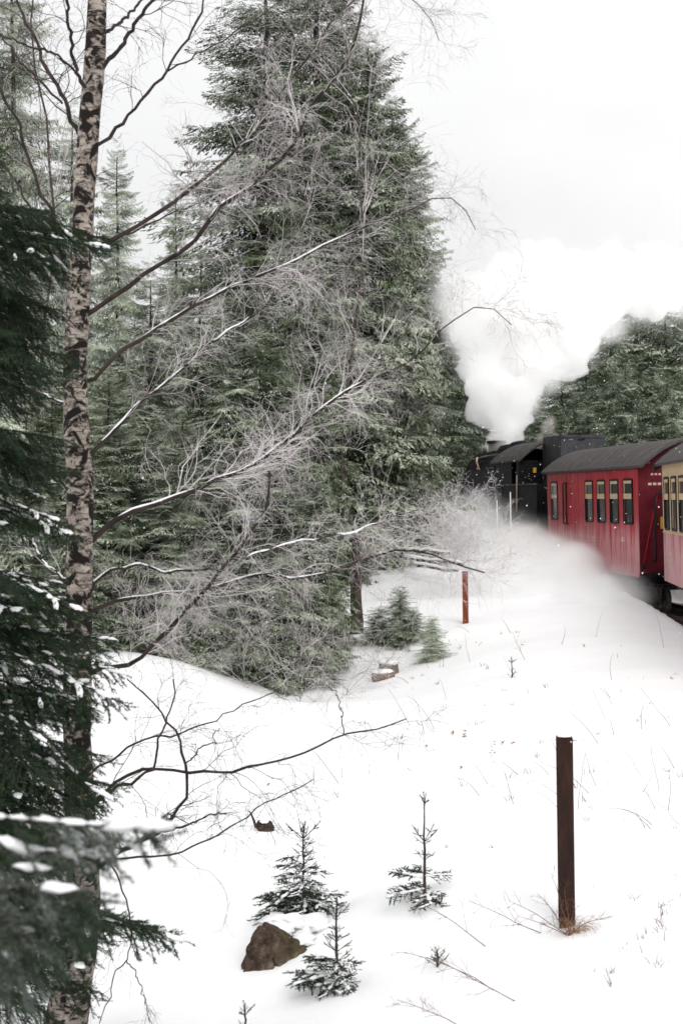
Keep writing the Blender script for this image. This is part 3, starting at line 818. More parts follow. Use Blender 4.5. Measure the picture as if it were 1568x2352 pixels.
LIMBS = [  # q path, width in q at root and tip, dY, twig amount, frosted 0..1, snow amount
    ([(218, 345), (265, 300), (310, 245), (352, 200), (385, 158), (410, 120), (440, 75), (468, 5), (480, -60)], 9, 4, 0.5, 0.5, 0, 0),
    ([(382, 165), (440, 135), (500, 100), (545, 70), (600, 35), (650, 0), (700, -30)], 4.5, 2, 0.9, 0.5, 0, 0),
    ([(236, 158), (268, 118), (300, 70), (330, 30), (352, -5), (380, -60)], 11, 7, -0.5, 0.4, 0, 0),
    ([(240, 80), (280, 48), (310, 20), (330, -5)], 9, 6, 0.6, 0.4, 0, 0),
    ([(205, 580), (265, 548), (305, 528), (360, 490), (410, 455), (460, 418), (510, 375), (560, 328), (600, 288), (632, 230), (690, 155), (735, 100), (770, 40), (830, -15), (900, -28), (970, 15), (1008, 95)], 11, 2, 1.6, 1.5, 0.6, 0),
    ([(290, 540), (350, 510), (400, 490), (450, 470), (510, 450), (575, 432), (650, 395)], 5, 2, 1.2, 1.0, 0.8, 0),
    ([(195, 722), (250, 690), (300, 655), (345, 620), (400, 590), (440, 560), (480, 510), (520, 470), (560, 440), (620, 390), (660, 350), (690, 310), (705, 265), (740, 215), (780, 165), (810, 110), (830, 30), (845, -40)], 12, 5, -0.8, 1.5, 0.5, 0.25),
    ([(692, 300), (692, 200), (685, 140), (672, 60)], 3, 1.5, -0.3, 0.5, 0, 0),
    ([(215, 870), (275, 812), (330, 775), (390, 735), (450, 700), (510, 670), (560, 650), (610, 625), (660, 608), (710, 588), (770, 550), (850, 520), (930, 490), (1010, 450), (1060, 475), (1090, 530)], 11, 2, 1.0, 1.7, 0.9, 0.35),
    ([(200, 1070), (240, 1010), (270, 980), (310, 935), (350, 900), (395, 870), (440, 825), (480, 790), (540, 750), (600, 710), (640, 670), (680, 640), (730, 620)], 11, 3.5, 1.6, 1.7, 0.9, 0.6),
    ([(205, 1255), (240, 1212), (290, 1180), (350, 1163), (400, 1145), (450, 1125), (510, 1100), (560, 1080), (600, 1060), (640, 1025), (690, 980), (720, 950), (770, 915), (830, 880), (900, 850), (970, 805), (1040, 735), (1110, 700), (1175, 745)], 14, 2, 0.7, 2.7, 1.0, 0.9),
    ([(200, 1412), (230, 1395), (272, 1383), (328, 1373), (390, 1363), (461, 1355), (513, 1342), (574, 1327), (610, 1314), (641, 1327), (692, 1327), (743, 1319), (804, 1299), (850, 1280), (920, 1266), (980, 1272), (1050, 1296), (1110, 1320)], 10, 3, -0.9, 1.7, 0.7, 0.85),
    ([(200, 1375), (225, 1335), (256, 1309), (300, 1303), (333, 1299), (370, 1312), (440, 1311), (500, 1309)], 8, 5, -0.5, 1.0, 0.8, 0.9),
    ([(205, 1548), (231, 1537), (287, 1526), (333, 1506), (369, 1465), (410, 1424), (446, 1383), (477, 1352), (507, 1311), (528, 1286), (559, 1245), (590, 1199), (615, 1137), (618, 1080)], 12, 5, -1.0, 1.8, 0.5, 0.2),
    ([(524, 1288), (595, 1271), (666, 1250), (738, 1237), (804, 1224), (860, 1205), (930, 1180), (960, 1172)], 5, 2.5, 0.9, 2.6, 1.0, 0.5),
    ([(200, 1788), (234, 1759), (264, 1739), (300, 1715), (330, 1700), (366, 1693), (406, 1687), (439, 1674), (494, 1656), (531, 1634), (574, 1616), (640, 1590)], 6, 2.5, 0.6, 0.7, 0.1, 0),
    ([(205, 1850), (234, 1828), (264, 1803), (289, 1788), (311, 1770), (351, 1770), (403, 1771), (439, 1777), (524, 1777), (574, 1764), (630, 1752), (690, 1733), (740, 1710), (788, 1690), (850, 1678), (930, 1655)], 9, 2.5, -0.9, 0.5, 0, 0),
    ([(205, 1862), (238, 1832), (278, 1803), (297, 1803), (322, 1784), (351, 1766), (359, 1733), (362, 1704), (377, 1667), (392, 1631), (401, 1598), (399, 1560)], 9, 3, 0.3, 0.6, 0, 0),
    ([(210, 2010), (270, 1965), (333, 1929), (351, 1916), (373, 1894), (399, 1880), (417, 1854), (427, 1828), (430, 1799), (427, 1755), (416, 1715), (405, 1678), (381, 1660), (359, 1623), (322, 1590), (290, 1560)], 12, 3, -0.4, 0.7, 0, 0),
    ([(350, 1922), (403, 1905), (439, 1894), (487, 1870), (524, 1872)], 6, 3, -0.3, 0.8, 0, 0),
    ([(427, 1755), (450, 1735), (458, 1718), (490, 1708), (488, 1690), (505, 1675)], 4, 2, -0.2, 0.7, 0, 0),
    ([(225, 1975), (293, 1969), (330, 1971), (381, 1967), (421, 1953), (472, 1934), (513, 1909), (560, 1883), (600, 1850), (660, 1822), (720, 1790)], 6, 2, -1.2, 0.5, 0, 0),
    ([(225, 1960), (258, 1986), (271, 2015), (282, 2052), (297, 2099), (300, 2154), (291, 2209), (269, 2227), (260, 2275), (242, 2315), (229, 2350)], 5, 2, -0.8, 0.25, 0, 0),
    ([(291, 2209), (304, 2227), (319, 2257), (333, 2301), (346, 2352)], 3, 1.6, -0.3, 0.2, 0, 0),
    ([(788, 1690), (785, 1645), (778, 1610), (760, 1580)], 3, 1.5, -0.2, 0.6, 0, 0),
    ([(185, 325), (177, 302), (164, 277), (154, 243), (138, 215), (126, 190), (108, 159), (95, 133), (85, 105), (72, 74), (59, 46), (44, 13), (30, -30)], 12, 6, 0.9, 0.9, 0.3, 0),
    ([(143, 238), (120, 215), (95, 190), (72, 164), (51, 143), (31, 123), (8, 90), (-20, 60)], 6, 3, 0.7, 0.9, 0.4, 0),
    ([(195, 222), (185, 185), (174, 159), (168, 128), (164, 95), (156, 51), (154, -5)], 10, 7, -0.6, 0.6, 0.2, 0),
    ([(172, 164), (151, 143), (123, 120), (100, 115), (70, 108), (30, 92), (-10, 80)], 6, 4, -0.5, 0.8, 0.3, 0),
    ([(150, 640), (123, 497), (108, 469), (90, 436), (77, 400), (62, 359), (54, 323), (44, 290), (28, 259), (10, 231), (-10, 190)], 9, 7, 0.6, 0.8, 0.4, 0),
    ([(160, 560), (103, 502), (72, 482), (54, 454), (41, 425), (21, 395), (-5, 362)], 7, 4, 0.9, 0.8, 0.4, 0),
    ([(160, 935), (146, 927), (113, 912), (77, 899), (36, 876), (0, 850)], 7, 4, 0.6, 0.8, 0.5, 0.8),
    ([(165, 1340), (123, 1311), (92, 1281), (72, 1235), (51, 1199), (30, 1160)], 8, 4, 0.5, 0.8, 0.5, 0.8),
    ([(160, 1125), (120, 1098), (90, 1080), (77, 1050), (65, 1000), (51, 948), (40, 900)], 5, 2.5, 0.5, 0.6, 0.4, 0),
]
rg = np.random.default_rng(77)
for (pts, w0, w1, dY, tw, fr, sn) in LIMBS:
    m = 24
    Ystart = YB + (0.0 if pts[0][0] < 260 else 0.35 * dY)
    sx0, sy0 = pts[0][0] / 0.5741, pts[0][1] / 0.5741
    tx = np.interp(sy0, [t[1] for t in TRK_SRC][::-1], [t[0] for t in TRK_SRC][::-1]) * 0.5741
    if abs(pts[0][0] - tx) < 62 and pts[0][0] > tx - 40: pts = [(tx + 2, pts[0][1] + 12)] + list(pts[1:] if abs(pts[0][0] - tx) < 22 else pts)
    Pl = qpath(pts, Ystart, dY, m) - OFF
    ln = np.linalg.norm(np.diff(Pl, axis=0), axis=1).sum()
    Pl[1:] += rg.normal(0, 0.006, (m - 1, 3))
    rl = np.linspace(w0, w1, m) * 0.95 * QS / FPX * YB / 2 * rg.uniform(0.9, 1.15, m)
    b = MB().tube(Pl, rl, 7)
    limb = b.build('limb', M['twig'] if w0 < 9 or sn == 0 else M['birch_limb'] if 'birch_limb' in M else M['twig'], birch, smooth=True)
    # twigs
    n1 = max(3, int(ln * 9 * tw))
    A1, R1 = spawn(Pl[None], rl[None], n1, 0.2, 1.0, 0.6 * min(1.0, 0.5 + ln / 3), 36, 0.1, 0.26, rg, 8, 0.32, 0.0015, 0.06)
    A2, R2 = spawn(A1, R1, 6 if fr else 5, 0.15, 1.0, 0.3, 40, 0.2, 0.3, rg, 6, 0.6, 0.0011)
    A3, R3 = spawn(A2, R2, 3 if fr > 0.45 else 2, 0.2, 1.0, 0.15, 40, 0.2, 0.3, rg, 4, 0.7, 0.0009)
    vs, qs, k = [], [], 0
    for A_, R_ in ((A1, R1), (A2, R2), (A3, R3)):
        v, q = tubes(A_, R_, 3); vs.append(v); qs.append(q + k); k += len(v)
    tw_o = link('twigs', mk_mesh('birch_twigs', np.vstack(vs), None, np.vstack(qs), M['frost_twig'] if fr > 0.45 else M['twig']), limb, kind='stuff')
    if sn > 0:
        sb = MB(); i = 2
        while i < m * 0.58:
            if rg.random() < sn:
                L2 = int(rg.integers(3, 7)); j = min(m - 1, i + L2)
                seg = resample(Pl[i:j + 1], 10); rs = np.interp(np.linspace(i, j, 10), np.arange(m), rl)
                env = np.sqrt(np.clip(1 - (np.linspace(-1, 1, 10)) ** 2, 0.02, 1)) * rg.uniform(0.75, 1.1, 10)
                seg[:, 2] += rs * 0.75
                sb.tube(seg, np.maximum(rs * 0.78, 0.008) * env, 7); i = j
            else:
                i += 2
        if sb.n: sb.build('snow', M['cap'], limb, smooth=True, kind='stuff')

# ------------------------------------------------------------------ frosted bare trees and bushes
def bare_tree_meshes(seed, H, r0, spread, mtl, n1=26, n2=9, n3=6, n4=3, droop=0.2, ang=38, first=0.25):
    rg = np.random.default_rng(seed)
    m = 16; z = np.linspace(-0.2, H, m)
    P = np.stack([np.cumsum(rg.normal(0, 0.075 * H / 10, m)), np.cumsum(rg.normal(0, 0.075 * H / 10, m)), z], axis=1)
    rr = np.linspace(r0, 0.01, m)
    tb = MB().tube(P, rr, 8) if H > 4 else MB().tube(P[:5], np.linspace(r0, r0 * 0.5, 5), 6)
    trunk = mk_mesh('bare_trunk', np.vstack(tb.V), np.vstack(tb.T), np.vstack(tb.Q), M['bark'] if H > 4 else mtl, smooth=True)
    A1, R1 = spawn(P[None], rr[None], n1, first, 0.98, spread, ang, -0.05, 0.09, rg, 9, 0.4, 0.006, 0.15)
    A2, R2 = spawn(A1, R1, n2, 0.2, 1.0, spread * 0.5, 42, droop * 0.7, 0.22, rg, 7, 0.45, 0.0032)
    A3, R3 = spawn(A2, R2, n3, 0.15, 1.0, spread * 0.26, 42, droop * 1.6, 0.28, rg, 5, 0.6, 0.0025)
    A4, R4 = spawn(A3, R3, n4, 0.15, 1.0, spread * 0.13, 42, droop * 1.7, 0.3, rg, 4, 0.7, 0.002)
    v1, q1 = tubes(A1, R1, 5)
    br = mk_mesh('bare_branches', v1, None, q1, mtl, smooth=True)
    vs, qs, k = [], [], 0
    for A_, R_ in ((A2, R2), (A3, R3), (A4, R4)):
        v, q = tubes(A_, R_, 3); vs.append(v); qs.append(q + k); k += len(v)
    tw = mk_mesh('bare_twigs', np.vstack(vs), None, np.vstack(qs), mtl)
    return trunk, br, tw
BT = [bare_tree_meshes(101, 12.0, 0.04, 2.8, M['frost_twig'], 17, 6, 5, 2, first=0.3), bare_tree_meshes(102, 9.0, 0.036, 2.4, M['frost_twig'], 13, 6, 5, 2, droop=0.28, first=0.35)]
def bare_tree(px, py, Y, tm, label, sc, rot, name='bare_birch', cat='bare tree', group=None):
    p = at(px, py, Y)
    t = thing(name, label, cat, (p[0], p[1], gz(p[0], p[1])), rot, group, sc)
    link('trunk', tm[0], t); link('branches', tm[1], t, kind='stuff'); link('twigs', tm[2], t, kind='stuff')
    return t
G4 = 'frosted bare trees before the spruces'
bare_tree(350, 690, 24.0, BT[0], 'tall hoar frosted bare tree before the spruces beside the white sky', 1.0, 0.4, group=G4)
bare_tree(308, 690, 24.2, BT[1], 'frosted bare tree in front of the green spruces at the hollow', 1.0, 2.0, group=G4)
bare_tree(400, 560, 35.0, BT[1], 'frosted bare tree whose twigs spread over the snow field', 0.75, 3.4, group=G4)
bare_tree(45, 660, 22.5, BT[0], 'hoary bare tree behind the left side of the birch', 0.95, 1.1, group=G4)
SH = [bare_tree_meshes(111, 1.1, 0.014, 1.5, M['frost_twig'], 10, 5, 4, 2, droop=0.2, ang=66, first=0.02), bare_tree_meshes(112, 1.9, 0.02, 1.5, M['white_twig'], 22, 7, 4, 2, droop=0.12, ang=52, first=0.02)]
G5 = 'bare bushes at the forest edge'
for (px, py, Y, k, sc, rot, lab) in [
    (300, 690, 20.6, 0, 0.85, 0.3, 'bare grey bush at the lowest point of the forest edge'),
    (345, 684, 21.0, 0, 0.7, 1.9, 'bare grey bush right of the lowest point of the forest edge'),
    (378, 668, 21.9, 0, 0.6, 2.7, 'bare grey bush beside the snow capped stump'),
    (245, 680, 20.6, 0, 0.7, 4.1, 'bare grey bush above the drop of the snow mound'),
    (190, 662, 21.0, 0, 0.6, 5.2, 'bare grey bush behind the top of the snow mound'),
    (130, 655, 20.6, 0, 0.9, 0.9, 'bare grey bush just right of the birch trunk base'),
    (450, 594, 28.8, 1, 0.9, 0.7, 'white frosted bush in front of the locomotive steam'),
    (478, 594, 29.2, 1, 0.8, 2.2, 'white frosted bush right of the engine cylinder steam'),
]: bare_tree(px, py, Y, SH[k], lab, sc, rot, 'bare_bush', 'bare bush', G5)

# ------------------------------------------------------------------ posts
def post(px, py, Y, H, w, mtl, label, bolt=True):
    p = at(px, py, Y); z = gz(p[0], p[1])
    t = thing('rusty_post', label, 'post', (p[0], p[1], z), R(-6), 'rusty posts along the bank'); t.rotation_euler = (R(0.6), R(-0.8), R(-6))
    b = MB(); hw = w / 2; fl = 0.009
    b.bbox(-hw, hw, -hw - fl / 2, -hw + fl / 2, -0.3, H, 0.002)     # front flange
    b.bbox(-hw, hw, hw - fl / 2, hw + fl / 2, -0.3, H - 0.004, 0.002)
    b.bbox(-fl / 2, fl / 2, -hw + fl / 2, hw - fl / 2, -0.3, H - 0.002, 0.001)
    b.build('beam', mtl, t)
    if bolt:
        bb = MB().tube([(hw - 0.012, -hw - 0.012, H - 0.024), (hw - 0.012, hw + 0.03, H - 0.024)], 0.006, 8)
        bb.build('bolt', M['zinc'], t)
        bb = MB().tube([(hw - 0.004, 0, H - 0.026), (hw + 0.028, 0, H - 0.026)], 0.0035, 6)
        bb.build('pin', M['zinc'], t)
    sc = MB(); v, tt = blob(hw * 0.95, hw * 0.95, 0.006, 3, 0.2); sc.add(v + [0, 0, H + 0.003], T=tt); sc.build('snow', M['cap'], t, smooth=True)
    return t
pz = at(566, 922, 8.9)
post(566, 922, 8.9, CAMZ + (HZ - 736) / FPX * 8.9 - gz(pz[0], pz[1]), 0.1, M['rust'], 'tall dark brown rusty post standing in the snow with dry weeds')
pz = at(465, 623, 24.5)
post(465, 623, 24.5, CAMZ + (HZ - 571) / FPX * 24.5 - gz(pz[0], pz[1]), 0.098, M['rust_red'], 'small reddish rusty post on the bank before the steam', False)

# ------------------------------------------------------------------ boulder, stumps, logs
def hull_rock(name, pts, mtl, parent=None, seed=0, amp=0.012, bevel=0.03, cuts=3, freq=9):
    bm = bmesh.new()
    for p in pts: bm.verts.new(p)
    r = bmesh.ops.convex_hull(bm, input=bm.verts[:])
    bmesh.ops.delete(bm, geom=[v for v in bm.verts if not v.link_faces], context='VERTS')
    bmesh.ops.bevel(bm, geom=bm.edges[:], offset=bevel, segments=2, affect='EDGES', clamp_overlap=True)
    bmesh.ops.triangulate(bm, faces=bm.faces[:])
    for _ in range(cuts):
        bmesh.ops.subdivide_edges(bm, edges=[e for e in bm.edges if e.calc_length() > 0.03], cuts=1, use_grid_fill=False)
        bmesh.ops.triangulate(bm, faces=bm.faces[:])
    bm.normal_update()
    for v in bm.verts:
        n = mnoise.fractal(v.co * freq + Vector((seed, seed * 2, seed * 3)), 0.8, 2.0, 4)
        v.co += v.normal * n * amp
    me = bpy.data.meshes.new(name); bm.to_mesh(me); bm.free()
    me.polygons.foreach_set('use_smooth', np.ones(len(me.polygons), bool))
    me.materials.append(mtl)
    return link(name, me, parent)
def mat_rock():
    m, t, b = mat_new('mossy_boulder')
    b.inputs['Roughness'].default_value = 0.9; b.inputs['Specular IOR Level'].default_value = 0.2
    tc = N(t, 'ShaderNodeTexCoord')
    n1 = N(t, 'ShaderNodeTexNoise', i_Scale=9.0, i_Detail=7.0, i_Roughness=0.7); n2 = N(t, 'ShaderNodeTexNoise', i_Scale=5.0, i_Detail=3.0)
    n3 = N(t, 'ShaderNodeTexNoise', i_Scale=60.0, i_Detail=4.0)
    for n in (n1, n2, n3): t.links.new(tc.outputs['Object'], n.inputs['Vector'])
    r1 = N(t, 'ShaderNodeValToRGB'); e = r1.color_ramp.elements
    e[0].position = 0.36; e[0].color = (0.018, 0.013, 0.011, 1); e[1].position = 0.66; e[1].color = (0.2, 0.16, 0.13, 1)
    k = r1.color_ramp.elements.new(0.52); k.color = (0.085, 0.058, 0.043, 1)
    t.links.new(n1.outputs['Fac'], r1.inputs['Fac'])
    sx = N(t, 'ShaderNodeSeparateXYZ'); t.links.new(tc.outputs['Object'], sx.inputs[0])
    a = N(t, 'ShaderNodeMath', operation='MULTIPLY_ADD'); a.inputs[1].default_value = 5.0; a.inputs[2].default_value = -0.75
    t.links.new(sx.outputs['X'], a.inputs[0])
    a2 = N(t, 'ShaderNodeMath', operation='MULTIPLY_ADD', use_clamp=True); a2.inputs[1].default_value = 2.0
    t.links.new(n2.outputs['Fac'], a2.inputs[0]); t.links.new(a.outputs[0], a2.inputs[2])
    a3 = N(t, 'ShaderNodeMath', operation='SUBTRACT', use_clamp=True); t.links.new(a2.outputs[0], a3.inputs[0]); a3.inputs[1].default_value = 0.55
    mc = N(t, 'ShaderNodeMix', data_type='RGBA'); mc.inputs[7].default_value = (0.075, 0.065, 0.02, 1)
    t.links.new(a3.outputs[0], mc.inputs[0]); t.links.new(r1.outputs['Color'], mc.inputs[6]); t.links.new(mc.outputs[2], b.inputs['Base Color'])
    bp = N(t, 'ShaderNodeBump', i_Strength=0.9, i_Distance=0.015); t.links.new(n3.outputs['Fac'], bp.inputs['Height']); t.links.new(bp.outputs['Normal'], b.inputs['Normal'])
    return m
M['rock'] = mat_rock()
YR = 9.55
o0 = at(268, 968, YR); o0[2] = gz(o0[0], o0[1])
rock = thing('boulder', 'brown mossy boulder with a snow cap below the young spruces', 'boulder', o0)
def rq(qx, qy, dy): return tuple(atq(qx, qy, YR + dy) - o0)
hull_rock('stone', [rq(553, 2250, 0), rq(556, 2200, 0.02), rq(598, 2124, 0.05), rq(616, 2118, 0.06), rq(690, 2162, 0.1), rq(728, 2185, 0.16), rq(690, 2225, 0.02), rq(640, 2250, -0.08),
                    rq(560, 2280, 0.3), rq(720, 2290, 0.3), rq(600, 2118, 0.4), rq(720, 2180, 0.45), rq(600, 2300, 0)], M['rock'], rock, 4, 0.02)
sb = MB()
for (qx, qy, dy, rx, ry, rz) in [(640, 2128, 0.25, 0.11, 0.17, 0.035), (690, 2150, 0.28, 0.11, 0.16, 0.04), (730, 2168, 0.3, 0.10, 0.14, 0.05), (655, 2112, 0.45, 0.16, 0.15, 0.06), (720, 2120, 0.5, 0.16, 0.16, 0.08)]:
    v, tt = blob(rx * 0.95, ry, rz * 0.7, int(qx), 0.6, 3, 3.0); sb.add(v + np.array(rq(qx, qy, dy)) - [0, 0, 0.02], T=tt)
sb.build('snow_cap', M['cap'], rock, smooth=True, kind='stuff')
# cut stump beside the bushes
p = at(388, 664, 22.3); z = gz(p[0], p[1])
st = thing('tree_stump', 'sawn tree stump with a flat snow cap at the forest edge', 'tree stump', (p[0], p[1], z))
b = MB().tube([(0, 0, -0.2), (0, 0, 0.0), (0.0, 0, 0.16)], [0.2, 0.17, 0.15], 14); b.build('wood', M['wood'], st)
v, tt = blob(0.17, 0.17, 0.05, 2, 0.2, 3); MB().add(v + [0, 0, 0.18], T=tt).build('snow_cap', M['cap'], st, smooth=True)
p = at(382, 672, 21.9); z = gz(p[0], p[1])
lg = thing('cut_log', 'short cut log with snow lying in front of the sawn stump', 'log', (p[0], p[1], z), 0.5)
MB().tube([(-0.16, 0, 0.05), (0.18, 0, 0.08)], 0.07, 12).build('wood', M['wood'], lg)
v, tt = blob(0.2, 0.08, 0.04, 5, 0.2, 3); MB().add(v + [0, 0, 0.13], T=tt).build('snow_cap', M['cap'], lg, smooth=True)
# broken root stump in the slope
p = at(264, 832, 13.0); z = gz(p[0], p[1])
rs = thing('broken_stump', 'dark rotten stump with pointed root sticking out of the snow slope', 'tree stump', (p[0], p[1], z), 0, None, 0.62)
M['rot'] = mat('rotten_wood', (0.02, 0.013, 0.01), (0.09, 0.062, 0.048), 25, rough=0.95, bump=0.6)
hull_rock('wood', [(-0.13, 0, 0.03), (-0.1, 0.05, 0.15), (-0.02, 0, 0.05), (0.06, 0, 0.1), (0.10, 0.02, 0.16), (0.16, 0, 0.04), (0.1, 0.2, 0), (-0.1, 0.2, 0.1), (0, -0.06, -0.05), (0.1, -0.05, -0.06)], M['rot'], rs, 9, 0.02, 0.015, 2, 14)
MB().tube([(-0.12, 0, 0.05), (-0.16, 0, 0.17), (-0.2, 0.01, 0.26), (-0.23, 0, 0.3)], [0.025, 0.018, 0.012, 0.006], 6).build('root', M['rot'], rs, smooth=True)
v, tt = blob(0.07, 0.08, 0.035, 5, 0.3, 3); MB().add(v + [0.0, 0.04, 0.14], T=tt).build('snow_cap', M['cap'], rs, smooth=True)
# fallen snow-covered trunks at the far side of the field
G6 = 'fallen trunks across the snow field'
for k, (qa, qb, Y0, Y1, r, lab) in enumerate([((930, 1283), (1062, 1298), 33.0, 31.5, 0.055, 'upper fallen trunk under snow at the far side of the field'), ((945, 1296), (1050, 1312), 32.5, 31.0, 0.05, 'lower fallen trunk under snow at the far side of the field'),
                                              ((925, 1262), (1030, 1272), 34.5, 33.5, 0.05, 'fallen trunk farthest back beside the frosted bush')]):
    A, B = atq(*qa, Y0), atq(*qb, Y1)
    t = thing('fallen_trunk', lab, 'log', A, 0, G6)
    pts = np.linspace(A, B, 8) - A; pts[:, 2] += rng.normal(0, 0.015, 8)
    MB().tube(pts, np.linspace(r, r * 0.7, 8), 8).build('log', M['bark'], t, smooth=True)
    p2 = pts.copy(); p2[:, 2] += r * 0.75
    MB().tube(p2, np.linspace(r * 1.0, r * 0.6, 8) * rng.uniform(0.8, 1.2, 8), 8).build('snow', M['cap'], t, smooth=True)

# ------------------------------------------------------------------ weeds, stems, stubble
def sprig(base, d, l, n2, r, rg, n3=2, droop=0.05):
    m = 8
    P = np.empty((1, m, 3)); P[0, 0] = base; d = norm(np.array(d, float))
    for j in range(1, m):
        d = norm(d + rg.normal(0, 0.07, 3) + np.array([0, 0, -droop * j / m])); P[0, j] = P[0, j - 1] + d * l / (m - 1)
    Rr = np.linspace(r, r * 0.4, m)[None]
    parts = [(P, Rr)]
    if n2:
        A2, R2 = spawn(P, Rr, n2, 0.25, 1, l * 0.32, 38, 0.02, 0.14, rg, 5, 0.6, 0.0011); parts.append((A2, R2))
        if n3:
            parts.append(spawn(A2, R2, n3, 0.3, 1, l * 0.12, 40, 0.02, 0.14, rg, 4, 0.7, 0.0009))
    return parts
def sprig_mesh(name, groups, mtl):
    vs, qs, k = [], [], 0
    for A_, R_ in groups:
        v, q = tubes(A_, R_, 4); vs.append(v); qs.append(q + k); k += len(v)
    return mk_mesh(name, np.vstack(vs), None, np.vstack(qs), mtl, smooth=True)
rg = np.random.default_rng(55)
base = np.array(gp(575, 918, 8.8))
wd = thing('dry_weed', 'tan dry weed tuft at the foot of the tall rusty post', 'dry weed', base)
g = []
for i in range(70):
    a = rg.uniform(0, 6.28); l = rg.uniform(0.08, 0.26)
    g += sprig((rg.normal(-0.02, 0.03), rg.normal(-0.05, 0.012), -0.02), (math.cos(a) * 0.5, math.sin(a) * 0.3 - 0.1, 1), l, 0, 0.0013, rg, 0, 0.9)
link('stalks', sprig_mesh('weed_stalks', g, M['straw']), wd, kind='stuff')
g = []
for dx, dz, l in [(-0.9, 0.55, 0.42), (-0.6, 0.9, 0.34), (-0.25, 1.0, 0.42), (0.55, 0.75, 0.3), (-0.75, 0.25, 0.34), (0.1, 1, 0.22), (-0.15, 1.0, 0.36)]:
    g += sprig((-0.05, -0.08, -0.02), (dx, rg.uniform(-0.3, 0.1), dz), l, 7, 0.0028, rg, 2)
link('twigs', sprig_mesh('weed_twigs', g, M['red_stem']), wd, kind='stuff')
G7 = 'bare shoots sticking out of the snow'
SHOOTS = [((490, 946), (-0.8, 0.2, 0.55), 0.62, 8, 'reddish bare shoot leaning left out of the snow below the tall rusty post'),
          ((548, 932), (-1, 0.1, 0.42), 0.55, 9, 'thin forked shoot spreading left from the foot of the tall rusty post'),
          ((500, 990), (-0.9, 0.2, 0.5), 0.62, 8, 'bare shoot lying across the snow in the lower slope'),
          ((522, 1002), (-0.95, 0.1, 0.4), 0.55, 8, 'lower bare shoot beside the one lying across the slope'),
          ((480, 1034), (-0.9, 0.1, 0.55), 0.5, 10, 'forked bare shoot at the bottom edge of the slope'),
          ((525, 660), (-0.5, 0.2, 1), 0.5, 4, 'thin pale shoot high on the slope under the carriage'),
          ((640, 730), (0.1, 0.2, 1), 0.3, 3, 'short thin shoot on the bank right of the tall rusty post')]
for (bp, d, l, n2, lab) in SHOOTS:
    h = hit(*bp)
    t = tag(link('bare_shoot', sprig_mesh('bare_shoot', sprig((0, 0, -0.03), d, l, n2, 0.003, rg, 2), M['red_stem'])), lab, 'bare shoot', G7)
    t.location = h
# thin grass stalks over the slope, uncountable
g = []
for i in range(430):
    px = rg.uniform(330, 682); py = rg.uniform(625, 1000)
    if px < 430 and py > 800: continue
    if py > 850 and px < 590: continue
    h = hit(px, py)
    dens = mnoise.noise(Vector((h[0] * 0.8, h[1] * 0.5, 4)))
    if dens < -0.12: continue
    a = rg.normal(-0.5, 0.5)
    long = rg.random() < 0.45 and py < 830
    l = rg.uniform(0.18, 0.55) if long else rg.uniform(0.03, 0.09)
    g += sprig(h + [0, 0, -0.02], (a * (0.9 if long else 0.4), rg.normal(0, 0.3), 1), l, 0, rg.uniform(0.0009, 0.0021) * (0.6 + h[1] / 16), rg, 0, 0.12)
    if not long and rg.random() < 0.6:
        for _ in range(3): g += sprig(h + [rg.normal(0, 0.02), rg.normal(0, 0.02), -0.02], (rg.normal(-0.2, 0.5), rg.normal(0, 0.3), 1), l * rg.uniform(0.7, 1.3), 0, 0.0018 * (0.6 + h[1] / 16), rg, 0, 0.12)
link('dry_grass', sprig_mesh('dry_grass', g, M['red_stem']), kind='stuff')
# few brown leaves caught in the stalks
vs, ts, k = [], [], 0
for (px, py, n) in [(478, 645, 3), (515, 645, 2), (416, 737, 2), (458, 735, 6), (487, 750, 5), (432, 750, 1), (270, 780, 3), (500, 748, 4), (462, 765, 3)]:
    for i in range(n):
        h = hit(px + rg.normal(0, 5), py + rg.normal(0, 3)); s = rg.uniform(0.012, 0.028) * (0.6 + h[1] / 20)
        a, tl = rg.uniform(0, 6.28), rg.uniform(0.1, 0.6)
        u = np.array([math.cos(a), math.sin(a), tl]) * s; v_ = np.array([-math.sin(a), math.cos(a), 0.3]) * s * 0.45
        c = h + [0, 0, s * 0.6]
        vs += [c - u, c + v_ + [0, 0, s * .15], c + u, c - v_]; ts += [(k, k + 1, k + 2), (k, k + 2, k + 3)]; k += 4
link('fallen_leaves', mk_mesh('fallen_leaves', np.array(vs), np.array(ts), None, M['leaf']), kind='stuff')

